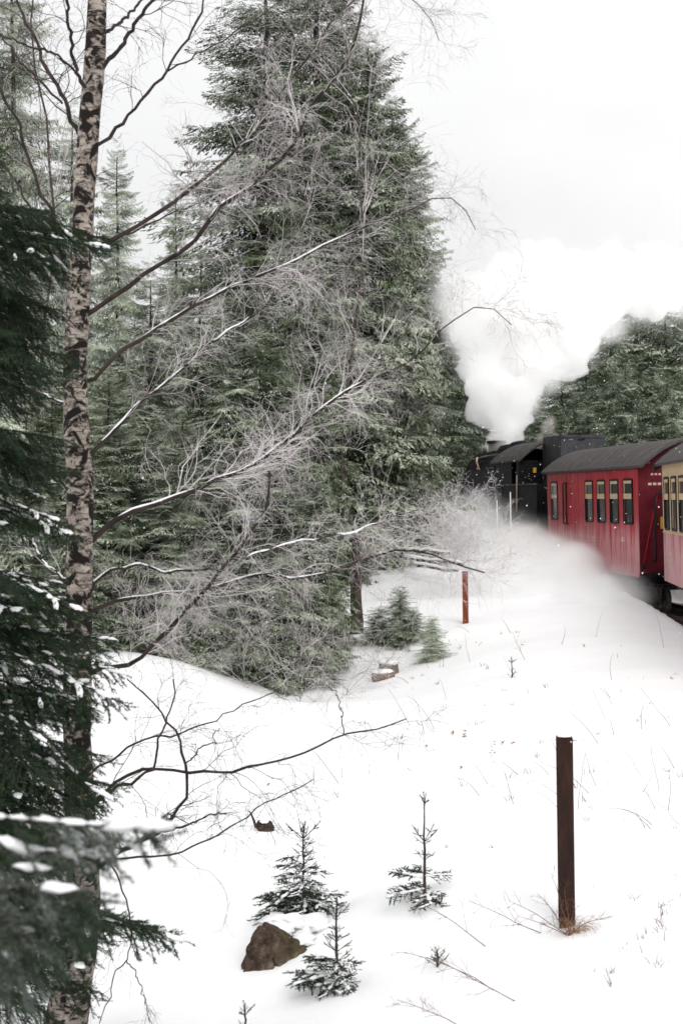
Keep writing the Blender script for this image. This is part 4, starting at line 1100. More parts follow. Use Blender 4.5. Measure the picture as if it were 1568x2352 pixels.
# ------------------------------------------------------------------ train
def mat_carriage(name, base, base2, frost, frost_h=(1.0, 2.0), fr=0.8):
    """painted boards with frost streaks running down the lower side"""
    m, t, b = mat_new(name)
    b.inputs['Roughness'].default_value = 0.55; b.inputs['Specular IOR Level'].default_value = 0.3
    tc = N(t, 'ShaderNodeTexCoord')
    def nz(scale, st, det=4.0):
        mp = N(t, 'ShaderNodeMapping'); mp.inputs['Scale'].default_value = st
        n = N(t, 'ShaderNodeTexNoise', i_Scale=scale, i_Detail=det, i_Roughness=0.6)
        t.links.new(tc.outputs['Object'], mp.inputs['Vector']); t.links.new(mp.outputs['Vector'], n.inputs['Vector']); return n
    a = nz(2.0, (1, 1, 0.6)); r = N(t, 'ShaderNodeValToRGB'); e = r.color_ramp.elements
    e[0].position = 0.3; e[0].color = (*base, 1); e[1].position = 0.7; e[1].color = (*base2, 1); t.links.new(a.outputs['Fac'], r.inputs['Fac'])
    st = nz(5.0, (1.4, 1.4, 0.16), 5.0); bl = nz(1.6, (1, 1, 1), 4.0)
    sx = N(t, 'ShaderNodeSeparateXYZ'); t.links.new(tc.outputs['Object'], sx.inputs[0])
    mr = N(t, 'ShaderNodeMapRange'); mr.inputs[1].default_value = frost_h[1]; mr.inputs[2].default_value = frost_h[0]; mr.inputs[3].default_value = 0.0; mr.inputs[4].default_value = 0.85
    t.links.new(sx.outputs['Z'], mr.inputs[0])
    s1 = N(t, 'ShaderNodeMath', operation='MULTIPLY_ADD'); s1.inputs[1].default_value = 4.2; s1.inputs[2].default_value = -2.25; t.links.new(st.outputs['Fac'], s1.inputs[0])
    s2 = N(t, 'ShaderNodeMath', operation='MULTIPLY_ADD'); s2.inputs[1].default_value = 1.2; t.links.new(bl.outputs['Fac'], s2.inputs[0]); t.links.new(s1.outputs[0], s2.inputs[2])
    s3 = N(t, 'ShaderNodeMath', operation='MULTIPLY_ADD', use_clamp=True); s3.inputs[1].default_value = 1.0; t.links.new(mr.outputs[0], s3.inputs[0]); t.links.new(s2.outputs[0], s3.inputs[2])
    s4 = N(t, 'ShaderNodeMath', operation='MULTIPLY', use_clamp=True); t.links.new(s3.outputs[0], s4.inputs[0])
    mr2 = N(t, 'ShaderNodeMapRange'); mr2.inputs[1].default_value = frost_h[1]; mr2.inputs[2].default_value = frost_h[1] - 0.45; mr2.inputs[3].default_value = 0.12; mr2.inputs[4].default_value = fr
    t.links.new(sx.outputs['Z'], mr2.inputs[0]); t.links.new(mr2.outputs[0], s4.inputs[1])
    mc = N(t, 'ShaderNodeMix', data_type='RGBA'); mc.inputs[7].default_value = (*frost, 1)
    t.links.new(s4.outputs[0], mc.inputs[0]); t.links.new(r.outputs['Color'], mc.inputs[6]); t.links.new(mc.outputs[2], b.inputs['Base Color'])
    return m
M['red'] = mat_carriage('red_frosted_paint', (0.36, 0.008, 0.02), (0.48, 0.018, 0.034), (0.76, 0.42, 0.44), (0.85, 2.0), 0.66)
M['dkred'] = mat('dark_red_paint', (0.1, 0.004, 0.012), (0.15, 0.008, 0.018), 6, rough=0.5)
M['cream'] = mat('cream_paint', (0.6, 0.43, 0.27), (0.68, 0.5, 0.33), 5, rough=0.5)
M['roof'] = mat('grey_roof_felt', (0.05, 0.043, 0.043), (0.11, 0.098, 0.098), 4.5, rough=0.9, stretch=(2.2, 0.5, 0.5), bump=0.2)
M['black'] = mat('black_paint', (0.006, 0.006, 0.007), (0.016, 0.016, 0.018), 12, rough=0.6, spec=0.05)
M['black_dull'] = mat('sooty_iron', (0.008, 0.0075, 0.0075), (0.022, 0.019, 0.019), 10, rough=0.85, spec=0.04)
M['iron'] = mat('frosty_iron', (0.035, 0.03, 0.03), (0.17, 0.15, 0.145), 7, rough=0.85)
M['bunker'] = mat('grey_bunker_sheet', (0.035, 0.035, 0.04), (0.065, 0.065, 0.07), 6, rough=0.7)
M['gasket'] = mat('dark_window_gasket', (0.012, 0.012, 0.012), rough=0.6)
M['glass'] = mat('dark_carriage_glass', (0.008, 0.014, 0.013), (0.02, 0.028, 0.027), 3, rough=0.22, spec=0.25)
M['yellow'] = mat('yellow_plate', (0.65, 0.38, 0.02), rough=0.5)
M['brass'] = mat('polished_handrail', (0.55, 0.42, 0.3), rough=0.4, metal=0.4)
M['letters'] = mat('pale_lettering', (0.62, 0.5, 0.38), rough=0.6)
M['redrod'] = mat('bright_red_rod', (0.35, 0.01, 0.02), rough=0.45)

def roundwin(x0, x1, z0, z1, r, n=4):
    pts = []
    for cx, cz, a0 in ((x1 - r, z1 - r, 0), (x0 + r, z1 - r, 90), (x0 + r, z0 + r, 180), (x1 - r, z0 + r, 270)):
        for i in range(n + 1):
            a = R(a0 + 90 * i / n); pts.append((cx + r * math.cos(a), cz + r * math.sin(a)))
    return pts
def add_window(par, x0, x1, z0, z1, zt0, zt1, y, sg=1):
    """window on the side at local y (outward = sg): gasket ring, pane, cream transom and head bar"""
    o = roundwin(x0, x1, z0, z1, 0.07); i_ = roundwin(x0 + 0.035, x1 - 0.035, z0 + 0.035, z1 - 0.035, 0.045); n = len(o)
    V = [(a, y + sg * 0.018, c) for a, c in o] + [(a, y + sg * 0.018, c) for a, c in i_] + [(a, y - sg * 0.03, c) for a, c in o] + [(a, y - sg * 0.03, c) for a, c in i_]
    Q = []
    for k in range(n):
        j = (k + 1) % n
        Q += [(k, j, n + j, n + k), (2 * n + k, 2 * n + j, j, k), (n + k, n + j, 3 * n + j, 3 * n + k)]
    f = MB().add(V, Q=Q).build('window', M['gasket'], par)
    Vp = [(a, y - sg * 0.012, c) for a, c in i_] + [((x0 + x1) / 2, y - sg * 0.012, (z0 + z1) / 2)]
    MB().add(Vp, T=[(k, (k + 1) % n, n) for k in range(n)]).build('pane', M['glass'], f)
    MB().bbox(x0 + 0.05, x1 - 0.03, min(y - sg * 0.01, y + sg * 0.012), max(y - sg * 0.01, y + sg * 0.012), zt0, zt1, 0.004).build('transom', M['cream'], f)
    MB().bbox(x0 + 0.06, x1 - 0.04, min(y - sg * 0.01, y + sg * 0.010), max(y - sg * 0.01, y + sg * 0.010), z1 - 0.105, z1 - 0.042, 0.004).build('head_bar', M['cream'], f)
    MB().bbox(x1 - 0.062, x1 - 0.045, min(y - sg * 0.01, y + sg * 0.009), max(y - sg * 0.01, y + sg * 0.009), zt1, z1 - 0.04, 0.003).build('side_bar', M['cream'], f)
    return f
def board_side(par, Lc, y, z0, z1, wins, mtl, bw, name, sg=1, th=0.02, gap=0.004, zcut=None, kind='stuff'):
    """vertical boards with recessed joints, cut out around the windows"""
    b = MB(); n = int(round(Lc / bw)); bw = Lc / n
    for i in range(n):
        xa, xb = i * bw + gap / 2, (i + 1) * bw - gap / 2; xm = (xa + xb) / 2
        cut = [(w[2], w[3]) for w in wins if w[0] < xm < w[1] and w[2] < z1 and w[3] > z0]
        spans = [(z0, z1)]
        for c in cut: spans = [(z0, c[0] + 0.01), (c[1] - 0.01, z1)]
        for (a, c) in spans:
            if c > a + 0.01: b.box(xa, xb, min(y, y - sg * th), max(y, y - sg * th), a, c)
    return b.build(name, mtl, par, kind=kind)
def roof_part(par, x0, x1, hw, ze, zp, mtl, th=0.05, name='roof'):
    n = 18
    def prof(hw, ze, zp):
        out = []
        for i in range(n + 1):
            u = -1 + 2 * i / n
            out.append((u * hw, ze + (zp - ze) * (1 - abs(u) ** 2.3)))
        return out
    top, bot = prof(hw, ze, zp), prof(hw - 0.01, ze - th, zp - th)
    nx_ = max(2, int((x1 - x0) / 0.3)); xs_ = np.linspace(x0, x1, nx_)
    V, Q = [], []
    for x in xs_:
        V += [(x, a, c) for a, c in top] + [(x, a, c) for a, c in bot]
    k = 2 * (n + 1)
    for i in range(nx_ - 1):
        o = i * k
        for j in range(n):
            Q += [(o + j, o + j + 1, o + k + j + 1, o + k + j), (o + n + 1 + j + 1, o + n + 1 + j, o + k + n + 1 + j, o + k + n + 1 + j + 1)]
        Q += [(o, o + k, o + k + n + 1, o + n + 1), (o + n, o + 2 * n + 1, o + k + 2 * n + 1, o + k + n)]
    for o in (0, (nx_ - 1) * k):
        for j in range(n): Q.append((o + j, o + n + 1 + j, o + n + 2 + j, o + j + 1))
    return MB().add(V, Q=Q).build(name, mtl, par, smooth=False)
def end_wall(par, x, hw, z0, ze, zp, mtl, name='end_wall', th=0.03):
    n = 14; V = []
    for xx in (x, x + th):
        V += [(xx, -hw, z0), (xx, hw, z0)]
        for i in range(n + 1):
            u = 1 - 2 * i / n; V.append((xx, u * hw, ze + (zp - ze) * (1 - abs(u) ** 2.3) - 0.06))
    m = n + 3
    bm = bmesh.new(); vs = [bm.verts.new(v) for v in V]
    bm.faces.new(vs[:m]); bm.faces.new(vs[m:][::-1])
    for i in range(m): bm.faces.new((vs[i], vs[(i + 1) % m], vs[m + (i + 1) % m], vs[m + i]))
    bmesh.ops.recalc_face_normals(bm, faces=bm.faces[:])
    me = bpy.data.meshes.new(name); bm.to_mesh(me); bm.free(); me.materials.append(mtl)
    return link(name, me, par)
def wheel(par, x, y, r, mtl, spokes=False):
    w = MB()
    a = np.linspace(0, 2 * math.pi, 25)[:-1]
    ring = lambda rr, yy: [(x + rr * math.cos(t), yy, r + rr * math.sin(t)) for t in a]
    V = ring(r, y - 0.05) + ring(r, y + 0.05) + ring(r * 0.82, y + 0.05) + ring(r * 0.78, y + 0.02) + ring(r * 0.25, y + 0.03) + ring(r * 0.2, y + 0.07) + ring(0.01, y + 0.07)
    Q = []
    for l in range(6):
        for i in range(24):
            j = (i + 1) % 24; Q.append((l * 24 + i, l * 24 + j, (l + 1) * 24 + j, (l + 1) * 24 + i))
    return w.add(V, Q=Q).build('wheel', mtl, par)
def bogie(par, xc, half=0.75, hw=0.62):
    b = MB()
    for s in (-1, 1):
        b.bbox(xc - half - 0.35, xc + half + 0.35, s * (hw + 0.1) - 0.03, s * (hw + 0.1) + 0.03, 0.42, 0.56, 0.01)
        for x in (xc - half, xc + half):
            b.bbox(x - 0.13, x + 0.13, s * (hw + 0.14) - 0.08, s * (hw + 0.14) + 0.08, 0.26, 0.5, 0.02)
            b.bbox(x - 0.3, x - 0.24, s * (hw + 0.1) - 0.03, s * (hw + 0.1) + 0.03, 0.15, 0.5, 0.01)
        for k in range(5): b.tube([(xc - 0.28 + 0.14 * k, s * (hw + 0.1), 0.3), (xc - 0.28 + 0.14 * k, s * (hw + 0.1), 0.44)], 0.05, 8)
    b.bbox(xc - 0.2, xc + 0.2, -hw, hw, 0.46, 0.6, 0.02)
    f = b.build('bogie', M['iron'], par)
    for x in (xc - half, xc + half):
        for s in (-1, 1): wheel(f, x, s * 0.53, 0.3, M['iron'])
    return f

HW = 1.25
rear = np.array([7.253, 28.73])
car = thing('railway_carriage', 'all red railway carriage with frosted side right behind the engine', 'railway carriage', (rear[0], rear[1], 0), R(96.06))
car.rotation_euler = (R(-1.3), 0, R(96.06))
LC = 7.28
z0, ze, zp = 0.86, 3.06, 3.62
wins = [(0.35 + 0.955 * i, 0.975 + 0.955 * i, 1.86, 2.81) for i in range(4)] + [(6.30, 6.91, 1.86, 2.81)]
board_side(car, LC, HW, z0, ze - 0.03, wins, M['red'], 0.104, 'left_boards')
board_side(car, LC, -HW, z0, ze - 0.03, wins, M['red'], 0.104, 'right_boards', sg=-1)
b = MB().box(0.03, LC - 0.03, -HW + 0.028, HW - 0.028, z0 + 0.01, ze - 0.02)
b.build('inner_wall', M['black_dull'], car)
for w in wins:
    add_window(car, w[0], w[1], w[2], w[3], 2.39, 2.5, HW)
    add_window(car, w[0], w[1], w[2], w[3], 2.39, 2.5, -HW, -1)
end_wall(car, -0.032, HW, z0, ze, zp, M['dkred'])
end_wall(car, LC + 0.002, HW, z0, ze, zp, M['dkred'])
roof_part(car, -0.54, LC + 0.28, HW + 0.09, ze, zp, M['roof'])
MB().bbox(0, LC, HW + 0.001, HW + 0.016, z0 - 0.05, z0 + 0.05, 0.004).build('sole_bar', M['red'], car)
MB().bbox(0, LC, HW + 0.001, HW + 0.02, ze - 0.07, ze - 0.035, 0.004).build('cornice', M['dkred'], car)
for x in (5.15, 5.68): pass
dr = MB().box(5.425, 5.45, HW - 0.015, HW + 0.004, z0 + 0.06, ze - 0.1); d = dr.build('door_seam', M['gasket'], car)
for x in (5.30, 5.57):
    MB().tube([(x, HW + 0.005, 1.78), (x, HW + 0.06, 1.8), (x, HW + 0.06, 2.75), (x, HW + 0.005, 2.77)], 0.018, 8).build('handrail', M['gasket'], car, smooth=True)
# inscription panel (lines of small pale print) and data plates
b = MB()
for k in range(4):
    z = 1.28 + 0.075 * k
    x = 3.1
    for j in range(3):
        w_ = [0.08, 0.05, 0.06, 0.07][(j + k) % 4]; b.box(x, x + w_, HW + 0.001, HW + 0.004, z, z + 0.045); x += w_ + 0.03
b.build('lettering', M['letters'], car, kind='stuff')
MB().box(1.0, 1.22, HW + 0.001, HW + 0.004, 1.5, 1.55).build('number_plate', M['letters'], car)
# underframe
b = MB().bbox(0.1, LC - 0.1, -0.9, 0.9, 0.66, 0.85, 0.01).bbox(-0.3, 0.1, -0.25, 0.25, 0.55, 0.8, 0.02).bbox(2.6, 4.4, 0.5, 1.05, 0.42, 0.66, 0.02)
b.build('underframe', M['black_dull'], car)
bogie(car, 1.25, 0.6); bogie(car, LC - 1.3, 0.6)
MB().bbox(-0.5, -0.03, -1.2, 1.2, 0.84, 0.9, 0.01).build('platform', M['black_dull'], car)
# end-wall fittings: dark loop rail, red rod, yellow tag, lamp
MB().tube([(-0.06, 0.99, 1.15), (-0.12, 0.95, 1.12), (-0.12, 0.95, 2.42), (-0.12, 0.9, 2.49), (-0.12, 0.7, 2.49), (-0.12, 0.45, 2.49), (-0.12, 0.4, 2.4), (-0.12, 0.4, 1.12)], 0.024, 8).build('gangway_rail', M['gasket'], car, smooth=True)
MB().tube([(-0.07, 1.19, 1.08), (-0.1, 0.88, 2.5)], 0.016, 8).build('red_rod', M['redrod'], car, smooth=True)
MB().bbox(-0.11, -0.06, 1.16, 1.23, 0.98, 1.08, 0.01).build('rod_socket', M['gasket'], car)
MB().bbox(-0.07, -0.034, 0.76, 0.82, 1.78, 2.02, 0.006).build('yellow_tag', M['yellow'], car)
MB().bbox(-0.30, -0.05, 0.05, 0.45, 0.86, 0.92, 0.01).build('foot_step', M['letters'], car)
b = MB()
for k in range(3): b.box(-0.037, -0.034, 0.98 - 0.1 * k, 1.05 - 0.1 * k, 2.66, 2.71); b.box(-0.037, -0.034, 0.94 - 0.08 * k, 0.99 - 0.08 * k, 2.86, 2.9)
b.build('lettering', M['letters'], car, kind='stuff')
b = MB().tube([(-0.03, 0.3, 0.75), (-0.3, 0.35, 0.5), (-0.55, 0.32, 0.45), (-0.8, 0.3, 0.7)], 0.03, 8); b.build('brake_hose', M['black_dull'], car, smooth=True)
for s in (0.55, -0.55):
    MB().tube([(-0.5, s, 0.72), (-0.12, s, 0.72)], 0.05, 12).tube([(-0.56, s, 0.72), (-0.5, s, 0.72)], 0.15, 16).build('buffer', M['iron'], car)

# second carriage, cream over red
fc = np.array([7.33, 26.62])
car2 = thing('railway_carriage', 'cream and red railway carriage cut by the right edge of the photo', 'railway carriage', (fc[0], fc[1], 0), R(90 - 5.3))
car2.rotation_euler = (R(-1.3), 0, R(90 - 5.3))
L2 = 10.5
wins2 = [(-L2 + 0.25 + 0.0, -L2 + 0.9, 1.82, 2.8)]
wins2 = [(-(0.25 + 0.95 * i + 0.65), -(0.25 + 0.95 * i), 1.82, 2.8) for i in range(10)]
sh = lambda ws: [(w[0] + L2, w[1] + L2, w[2], w[3]) for w in ws]
M['red2'] = mat_carriage('lower_red_frosted_paint', (0.3, 0.018, 0.03), (0.38, 0.035, 0.05), (0.76, 0.48, 0.5), (0.8, 2.2), 0.7)
for sg, nm in ((1, 'left'), (-1, 'right')):
    o = board_side(car2, L2, sg * HW, 1.78, ze - 0.03, sh(wins2), M['cream'], 0.104, nm + '_upper_boards', sg); o.location.x = -L2
    o = board_side(car2, L2, sg * HW, z0, 1.772, [], M['red2'], 0.104, nm + '_lower_boards', sg); o.location.x = -L2
    for w in wins2: add_window(car2, w[0], w[1], w[2], w[3], 2.38, 2.49, sg * HW, sg)
MB().box(-L2 + 0.03, -0.03, -HW + 0.028, HW - 0.028, z0 + 0.01, ze - 0.02).build('inner_wall', M['black_dull'], car2)
end_wall(car2, 0.002, HW, z0, ze, zp, M['gasket']); end_wall(car2, -L2 - 0.032, HW, z0, ze, zp, M['dkred'])
roof_part(car2, -L2 - 0.4, 0.42, HW + 0.09, ze, zp, M['roof'])
roof_part(car2, 0.425, 0.46, HW + 0.1, ze + 0.01, zp + 0.02, M['gasket'], 0.17, 'roof_edge')
b = MB().bbox(-L2 + 0.1, -0.1, -0.9, 0.9, 0.66, 0.85, 0.01).bbox(-0.1, 0.3, -0.25, 0.25, 0.55, 0.8, 0.02); b.build('underframe', M['black_dull'], car2)
bogie(car2, -1.5, 0.6); bogie(car2, -L2 + 1.5, 0.6)
for s in (0.55, -0.55):
    MB().tube([(0.05, s, 0.72), (0.42, s, 0.72)], 0.05, 12).tube([(0.42, s, 0.72), (0.48, s, 0.72)], 0.15, 16).build('buffer', M['iron'], car2)
MB().tube([(0.06, HW - 0.06, 0.9), (0.06, HW - 0.06, 3.0)], 0.045, 8).build('corner_post', M['gasket'], car2)
b = MB()
for k in range(3):
    x = -1.05
    for j in range(3): b.box(x, x + 0.07, HW + 0.001, HW + 0.004, 1.12 + 0.12 * k, 1.19 + 0.12 * k); x += 0.11
b.build('lettering', M['letters'], car2, kind='stuff')
MB().bbox(-L2, 0, HW + 0.001, HW + 0.014, 1.765, 1.79, 0.003).build('waist_rail', M['cream'], car2)

# locomotive (tank engine seen from behind)
hd = R(90 + 10)
loco = thing('steam_locomotive', 'black steam tank engine half hidden by its own steam', 'steam locomotive', (6.3, 37.3, 0), hd)
def lathe(name, prof, z, mtl, par, axis='x', k=28, cap=True):
    V, Q = [], []
    for (a, r) in prof:
        for i in range(k):
            t = 2 * math.pi * i / k
            V.append((a, r * math.cos(t), z + r * math.sin(t)) if axis == 'x' else (z[0] + r * math.cos(t), z[1] + r * math.sin(t), a))
    for l in range(len(prof) - 1):
        for i in range(k): Q.append((l * k + i, l * k + (i + 1) % k, (l + 1) * k + (i + 1) % k, (l + 1) * k + i))
    T = []
    if cap:
        n = len(V); V += [(prof[0][0], 0, z) if axis == 'x' else (z[0], z[1], prof[0][0]), (prof[-1][0], 0, z) if axis == 'x' else (z[0], z[1], prof[-1][0])]
        for i in range(k): T += [(n, (i + 1) % k, i), (n + 1, (len(prof) - 1) * k + i, (len(prof) - 1) * k + (i + 1) % k)]
    return MB().add(V, T=T, Q=Q).build(name, mtl, par, smooth=True)
B = 1.22
MB().bbox(0.0, 9.3, -1.0, 1.0, 0.75, 1.05, 0.02).build('frame', M['black_dull'], loco)
MB().bbox(0.05, 9.2, -B, B, 1.05, 1.12, 0.01).build('running_board', M['black'], loco)
MB().bbox(0.0, 1.6, -B, B, 1.12, 2.74, 0.02).build('rear_tank', M['black'], loco)
MB().bbox(0.0, 3.9, B + 0.001, B + 0.012, 2.72, 2.76, 0.003).build('waist_beading', M['iron'], loco)
# coal bunker hopper standing above the rear tank
b = MB()
V = [(0.05, -0.55, 2.74), (0.05, 0.6, 2.74), (1.5, 0.6, 2.74), (1.5, -0.55, 2.74), (-0.05, -0.62, 4.02), (-0.05, 0.58, 4.02), (1.5, 0.58, 4.02), (1.5, -0.62, 4.02)]
b.add(V, Q=[(0, 1, 5, 4), (1, 2, 6, 5), (2, 3, 7, 6), (3, 0, 4, 7), (3, 2, 1, 0)]); hop = b.build('coal_bunker', M['bunker'], loco)
v, tt = blob(0.7, 0.52, 0.2, 7, 0.5, 3, 5); MB().add(v + [0.72, 0, 3.9], T=tt).build('coal', M['black_dull'], hop)
MB().bbox(-0.07, 0.0, -0.64, 0.6, 3.95, 4.03, 0.01).build('bunker_rim', M['bunker'], hop)
# cab
cab = MB().box(1.6, 3.9, B - 0.04, B, 1.12, 2.75).box(1.6, 1.85, B - 0.04, B, 2.75, 3.4).box(2.3, 3.9, B - 0.04, B, 2.75, 3.4).box(1.6, 3.9, -B, -B + 0.04, 1.12, 2.75).box(1.6, 1.85, -B, -B + 0.04, 2.75, 3.4).box(3.1, 3.9, -B, -B + 0.04, 2.75, 3.4)
cab.box(3.86, 3.9, -B + 0.04, B - 0.04, 1.12, 3.4).box(1.6, 1.64, -B + 0.04, B - 0.04, 1.12, 3.4)
cab.build('cab', M['black'], loco)
M['cab_roof'] = mat('sooty_cab_roof', (0.03, 0.026, 0.026), (0.075, 0.068, 0.068), 5, rough=0.9)
roof_part(loco, 1.35, 4.2, B + 0.08, 3.4, 3.98, M['cab_roof'], 0.05, 'cab_roof')
MB().bbox(1.575, 1.6, 0.74, 0.83, 3.06, 3.2, 0.004).build('lit_window', M['yellow'], loco)
MB().tube([(1.72, B + 0.03, 2.0), (1.72, B + 0.03, 3.0)], 0.02, 6).build('handrail', M['brass'], loco)
MB().tube([(3.2, B + 0.03, 1.5), (3.2, B + 0.03, 2.7)], 0.02, 6).build('handrail', M['iron'], loco)
# side tanks and boiler
for s in (1, -1):
    MB().bbox(3.9, 7.4, min(s * 0.72, s * B), max(s * 0.72, s * B), 1.12, 3.22, 0.05).build('side_tank', M['black'], loco)
lathe('boiler', [(3.9, 0.8), (4.6, 0.82), (4.62, 0.84), (4.7, 0.84), (4.72, 0.82), (6.0, 0.82), (6.02, 0.84), (6.1, 0.84), (6.12, 0.82), (7.2, 0.82)], 3.0, M['black'], loco)
lathe('smokebox', [(7.2, 0.87), (8.7, 0.87), (8.75, 0.82), (8.78, 0.66), (8.85, 0.3)], 3.0, M['black_dull'], loco)
lathe('chimney', [(3.6, 0.36), (3.85, 0.27), (4.05, 0.26), (4.12, 0.32), (4.18, 0.32), (4.18, 0.2)], (7.95, 0), M['black_dull'], loco, 'z', 20, False)
lathe('steam_dome', [(3.6, 0.44), (3.9, 0.42), (4.02, 0.32), (4.08, 0.12), (4.09, 0.01)], (5.3, 0), M['black'], loco, 'z', 22, False)
lathe('sand_dome', [(3.6, 0.38), (3.86, 0.36), (3.98, 0.26), (4.03, 0.01)], (6.6, 0), M['black'], loco, 'z', 22, False)
MB().tube([(3.95, 0.62, 3.7), (7.1, 0.62, 3.66), (8.7, 0.6, 3.6)], 0.024, 6).build('boiler_handrail', M['iron'], loco)
MB().tube([(3.95, 0.3, 3.9), (5.0, 0.5, 3.8), (5.2, 0.6, 3.6)], 0.04, 6).build('steam_pipe', M['iron'], loco)
MB().tube([(6.9, 0.85, 3.2), (6.9, 0.95, 3.5), (7.0, 0.9, 3.62)], 0.025, 6).build('injector_pipe', M['brass'], loco)
MB().bbox(7.45, 8.1, 0.85, 1.15, 2.3, 3.0, 0.05).build('air_pump', M['black_dull'], loco)
MB().bbox(4.0, 4.5, 0.75, B + 0.02, 3.225, 3.27, 0.01).build('tank_lid', M['iron'], loco)
v, tt = blob(0.5, 0.12, 0.04, 4, 0.3, 3); MB().add(v + [5.6, 0.1, 3.86], T=tt).build('snow', M['cap'], loco, smooth=True)
for s in (1, -1):
    MB().tube([(7.6, s * 1.02, 0.75), (8.75, s * 1.02, 0.75)], 0.3, 18).build('cylinder', M['iron'], loco)
    MB().tube([(3.2, s * 0.72, 0.5), (7.6, s * 1.0, 0.72)], 0.035, 6).build('connecting_rod', M['iron'], loco)
    for x in (2.5, 3.6, 4.7, 5.8, 6.9): wheel(loco, x, s * 0.53, 0.48, M['black_dull'])
    for x in (0.9, 8.3): wheel(loco, x, s * 0.53, 0.28, M['black_dull'])
    MB().tube([(-0.45, s * 0.55, 0.72), (0.0, s * 0.55, 0.72)], 0.05, 12).tube([(-0.5, s * 0.55, 0.72), (-0.45, s * 0.55, 0.72)], 0.15, 16).build('buffer', M['iron'], loco)
MB().bbox(9.2, 9.3, -1.1, 1.1, 0.7, 1.1, 0.01).build('buffer_beam', M['rust_red'], loco)
MB().bbox(1.7, 2.5, B - 0.25, B, 0.35, 0.4, 0.01).build('cab_step', M['iron'], loco)

# frost-white poles standing beside the engine
for (px, y0_, y1_, Y, lab) in [(510.5, 570, 492, 36.0, 'thin frost white pole beside the engine cab'), (497, 572, 500, 36.3, 'shorter frost white pole in the engine steam')]:
    A = at(px, y0_, Y); B_ = at(px - 1, y1_, Y)
    t = tag(MB().tube([(0, 0, -0.4), (0.0, 0, 0.0), (B_[0] - A[0], 0, B_[2] - A[2])], [0.022, 0.022, 0.016], 8).build('frosted_pole', M['cap']), lab, 'pole', 'frosted poles by the engine')
    t.location = A

# ------------------------------------------------------------------ steam
def mat_volume(name, dens, col=(1, 1, 1), scale=0.5, lo=0.3, hi=0.6, detail=3.0):
    m = bpy.data.materials.new(name); m.use_nodes = True
    t = m.node_tree; t.nodes.clear()
    out = N(t, 'ShaderNodeOutputMaterial'); pv = N(t, 'ShaderNodeVolumePrincipled')
    pv.inputs['Color'].default_value = (*col, 1); pv.inputs['Anisotropy'].default_value = 0.0
    pv.inputs['Density'].default_value = dens
    if scale:
        tc = N(t, 'ShaderNodeTexCoord'); nz = N(t, 'ShaderNodeTexNoise', i_Scale=scale, i_Detail=detail, i_Roughness=0.55)
        mr = N(t, 'ShaderNodeMapRange'); mr.inputs[1].default_value = lo; mr.inputs[2].default_value = hi; mr.inputs[3].default_value = 0.0; mr.inputs[4].default_value = dens
        t.links.new(tc.outputs['Object'], nz.inputs['Vector']); t.links.new(nz.outputs['Fac'], mr.inputs[0]); t.links.new(mr.outputs[0], pv.inputs['Density'])
    t.links.new(pv.outputs[0], out.inputs['Volume'])
    return m
def cloud(name, balls, mtl, voxel, amp, freq, seed=0, ridge=True):
    """closed billowing hull grown from overlapping balls"""
    b = MB()
    for (c, r) in balls:
        v, tt = blob(r, r, r, seed + len(b.V), 0.1, 2, 1.0); b.add(v + np.asarray(c), T=tt)
    me = mk_mesh(name + '_raw', np.vstack(b.V), np.vstack(b.T))
    o = bpy.data.objects.new(name + '_raw', me); C.objects.link(o)
    md = o.modifiers.new('r', 'REMESH'); md.mode = 'VOXEL'; md.voxel_size = voxel
    dg = bpy.context.evaluated_depsgraph_get()
    m2 = bpy.data.meshes.new_from_object(o.evaluated_get(dg)); bpy.data.objects.remove(o)
    n = len(m2.vertices); co = np.empty(n * 3, np.float32); m2.vertices.foreach_get('co', co); co = co.reshape(-1, 3)
    no = np.empty(n * 3, np.float32); m2.vertices.foreach_get('normal', no); no = no.reshape(-1, 3)
    for i in range(n):
        p = Vector(co[i])
        k = abs(mnoise.noise(p * freq + Vector((seed, 0, 0)))) * 1.4 + 0.5 * abs(mnoise.noise(p * freq * 2.3)) + 0.25 * abs(mnoise.noise(p * freq * 5))
        if not ridge: k = 0.45 + mnoise.noise(p * freq) + 0.4 * mnoise.noise(p * freq * 2.1)
        co[i] += no[i] * (k - 0.45) * amp
    m2.vertices.foreach_set('co', co.ravel()); m2.update()
    m2.name = name; m2.materials.clear(); m2.materials.append(mtl)
    return link(name, m2, kind='stuff')
def ball(px, py, Y, rpx): return (at(px, py, Y), rpx / FPX * Y)
M['steam'] = mat_volume('steam_plume', 3.2, (1, 1, 1), scale=0)
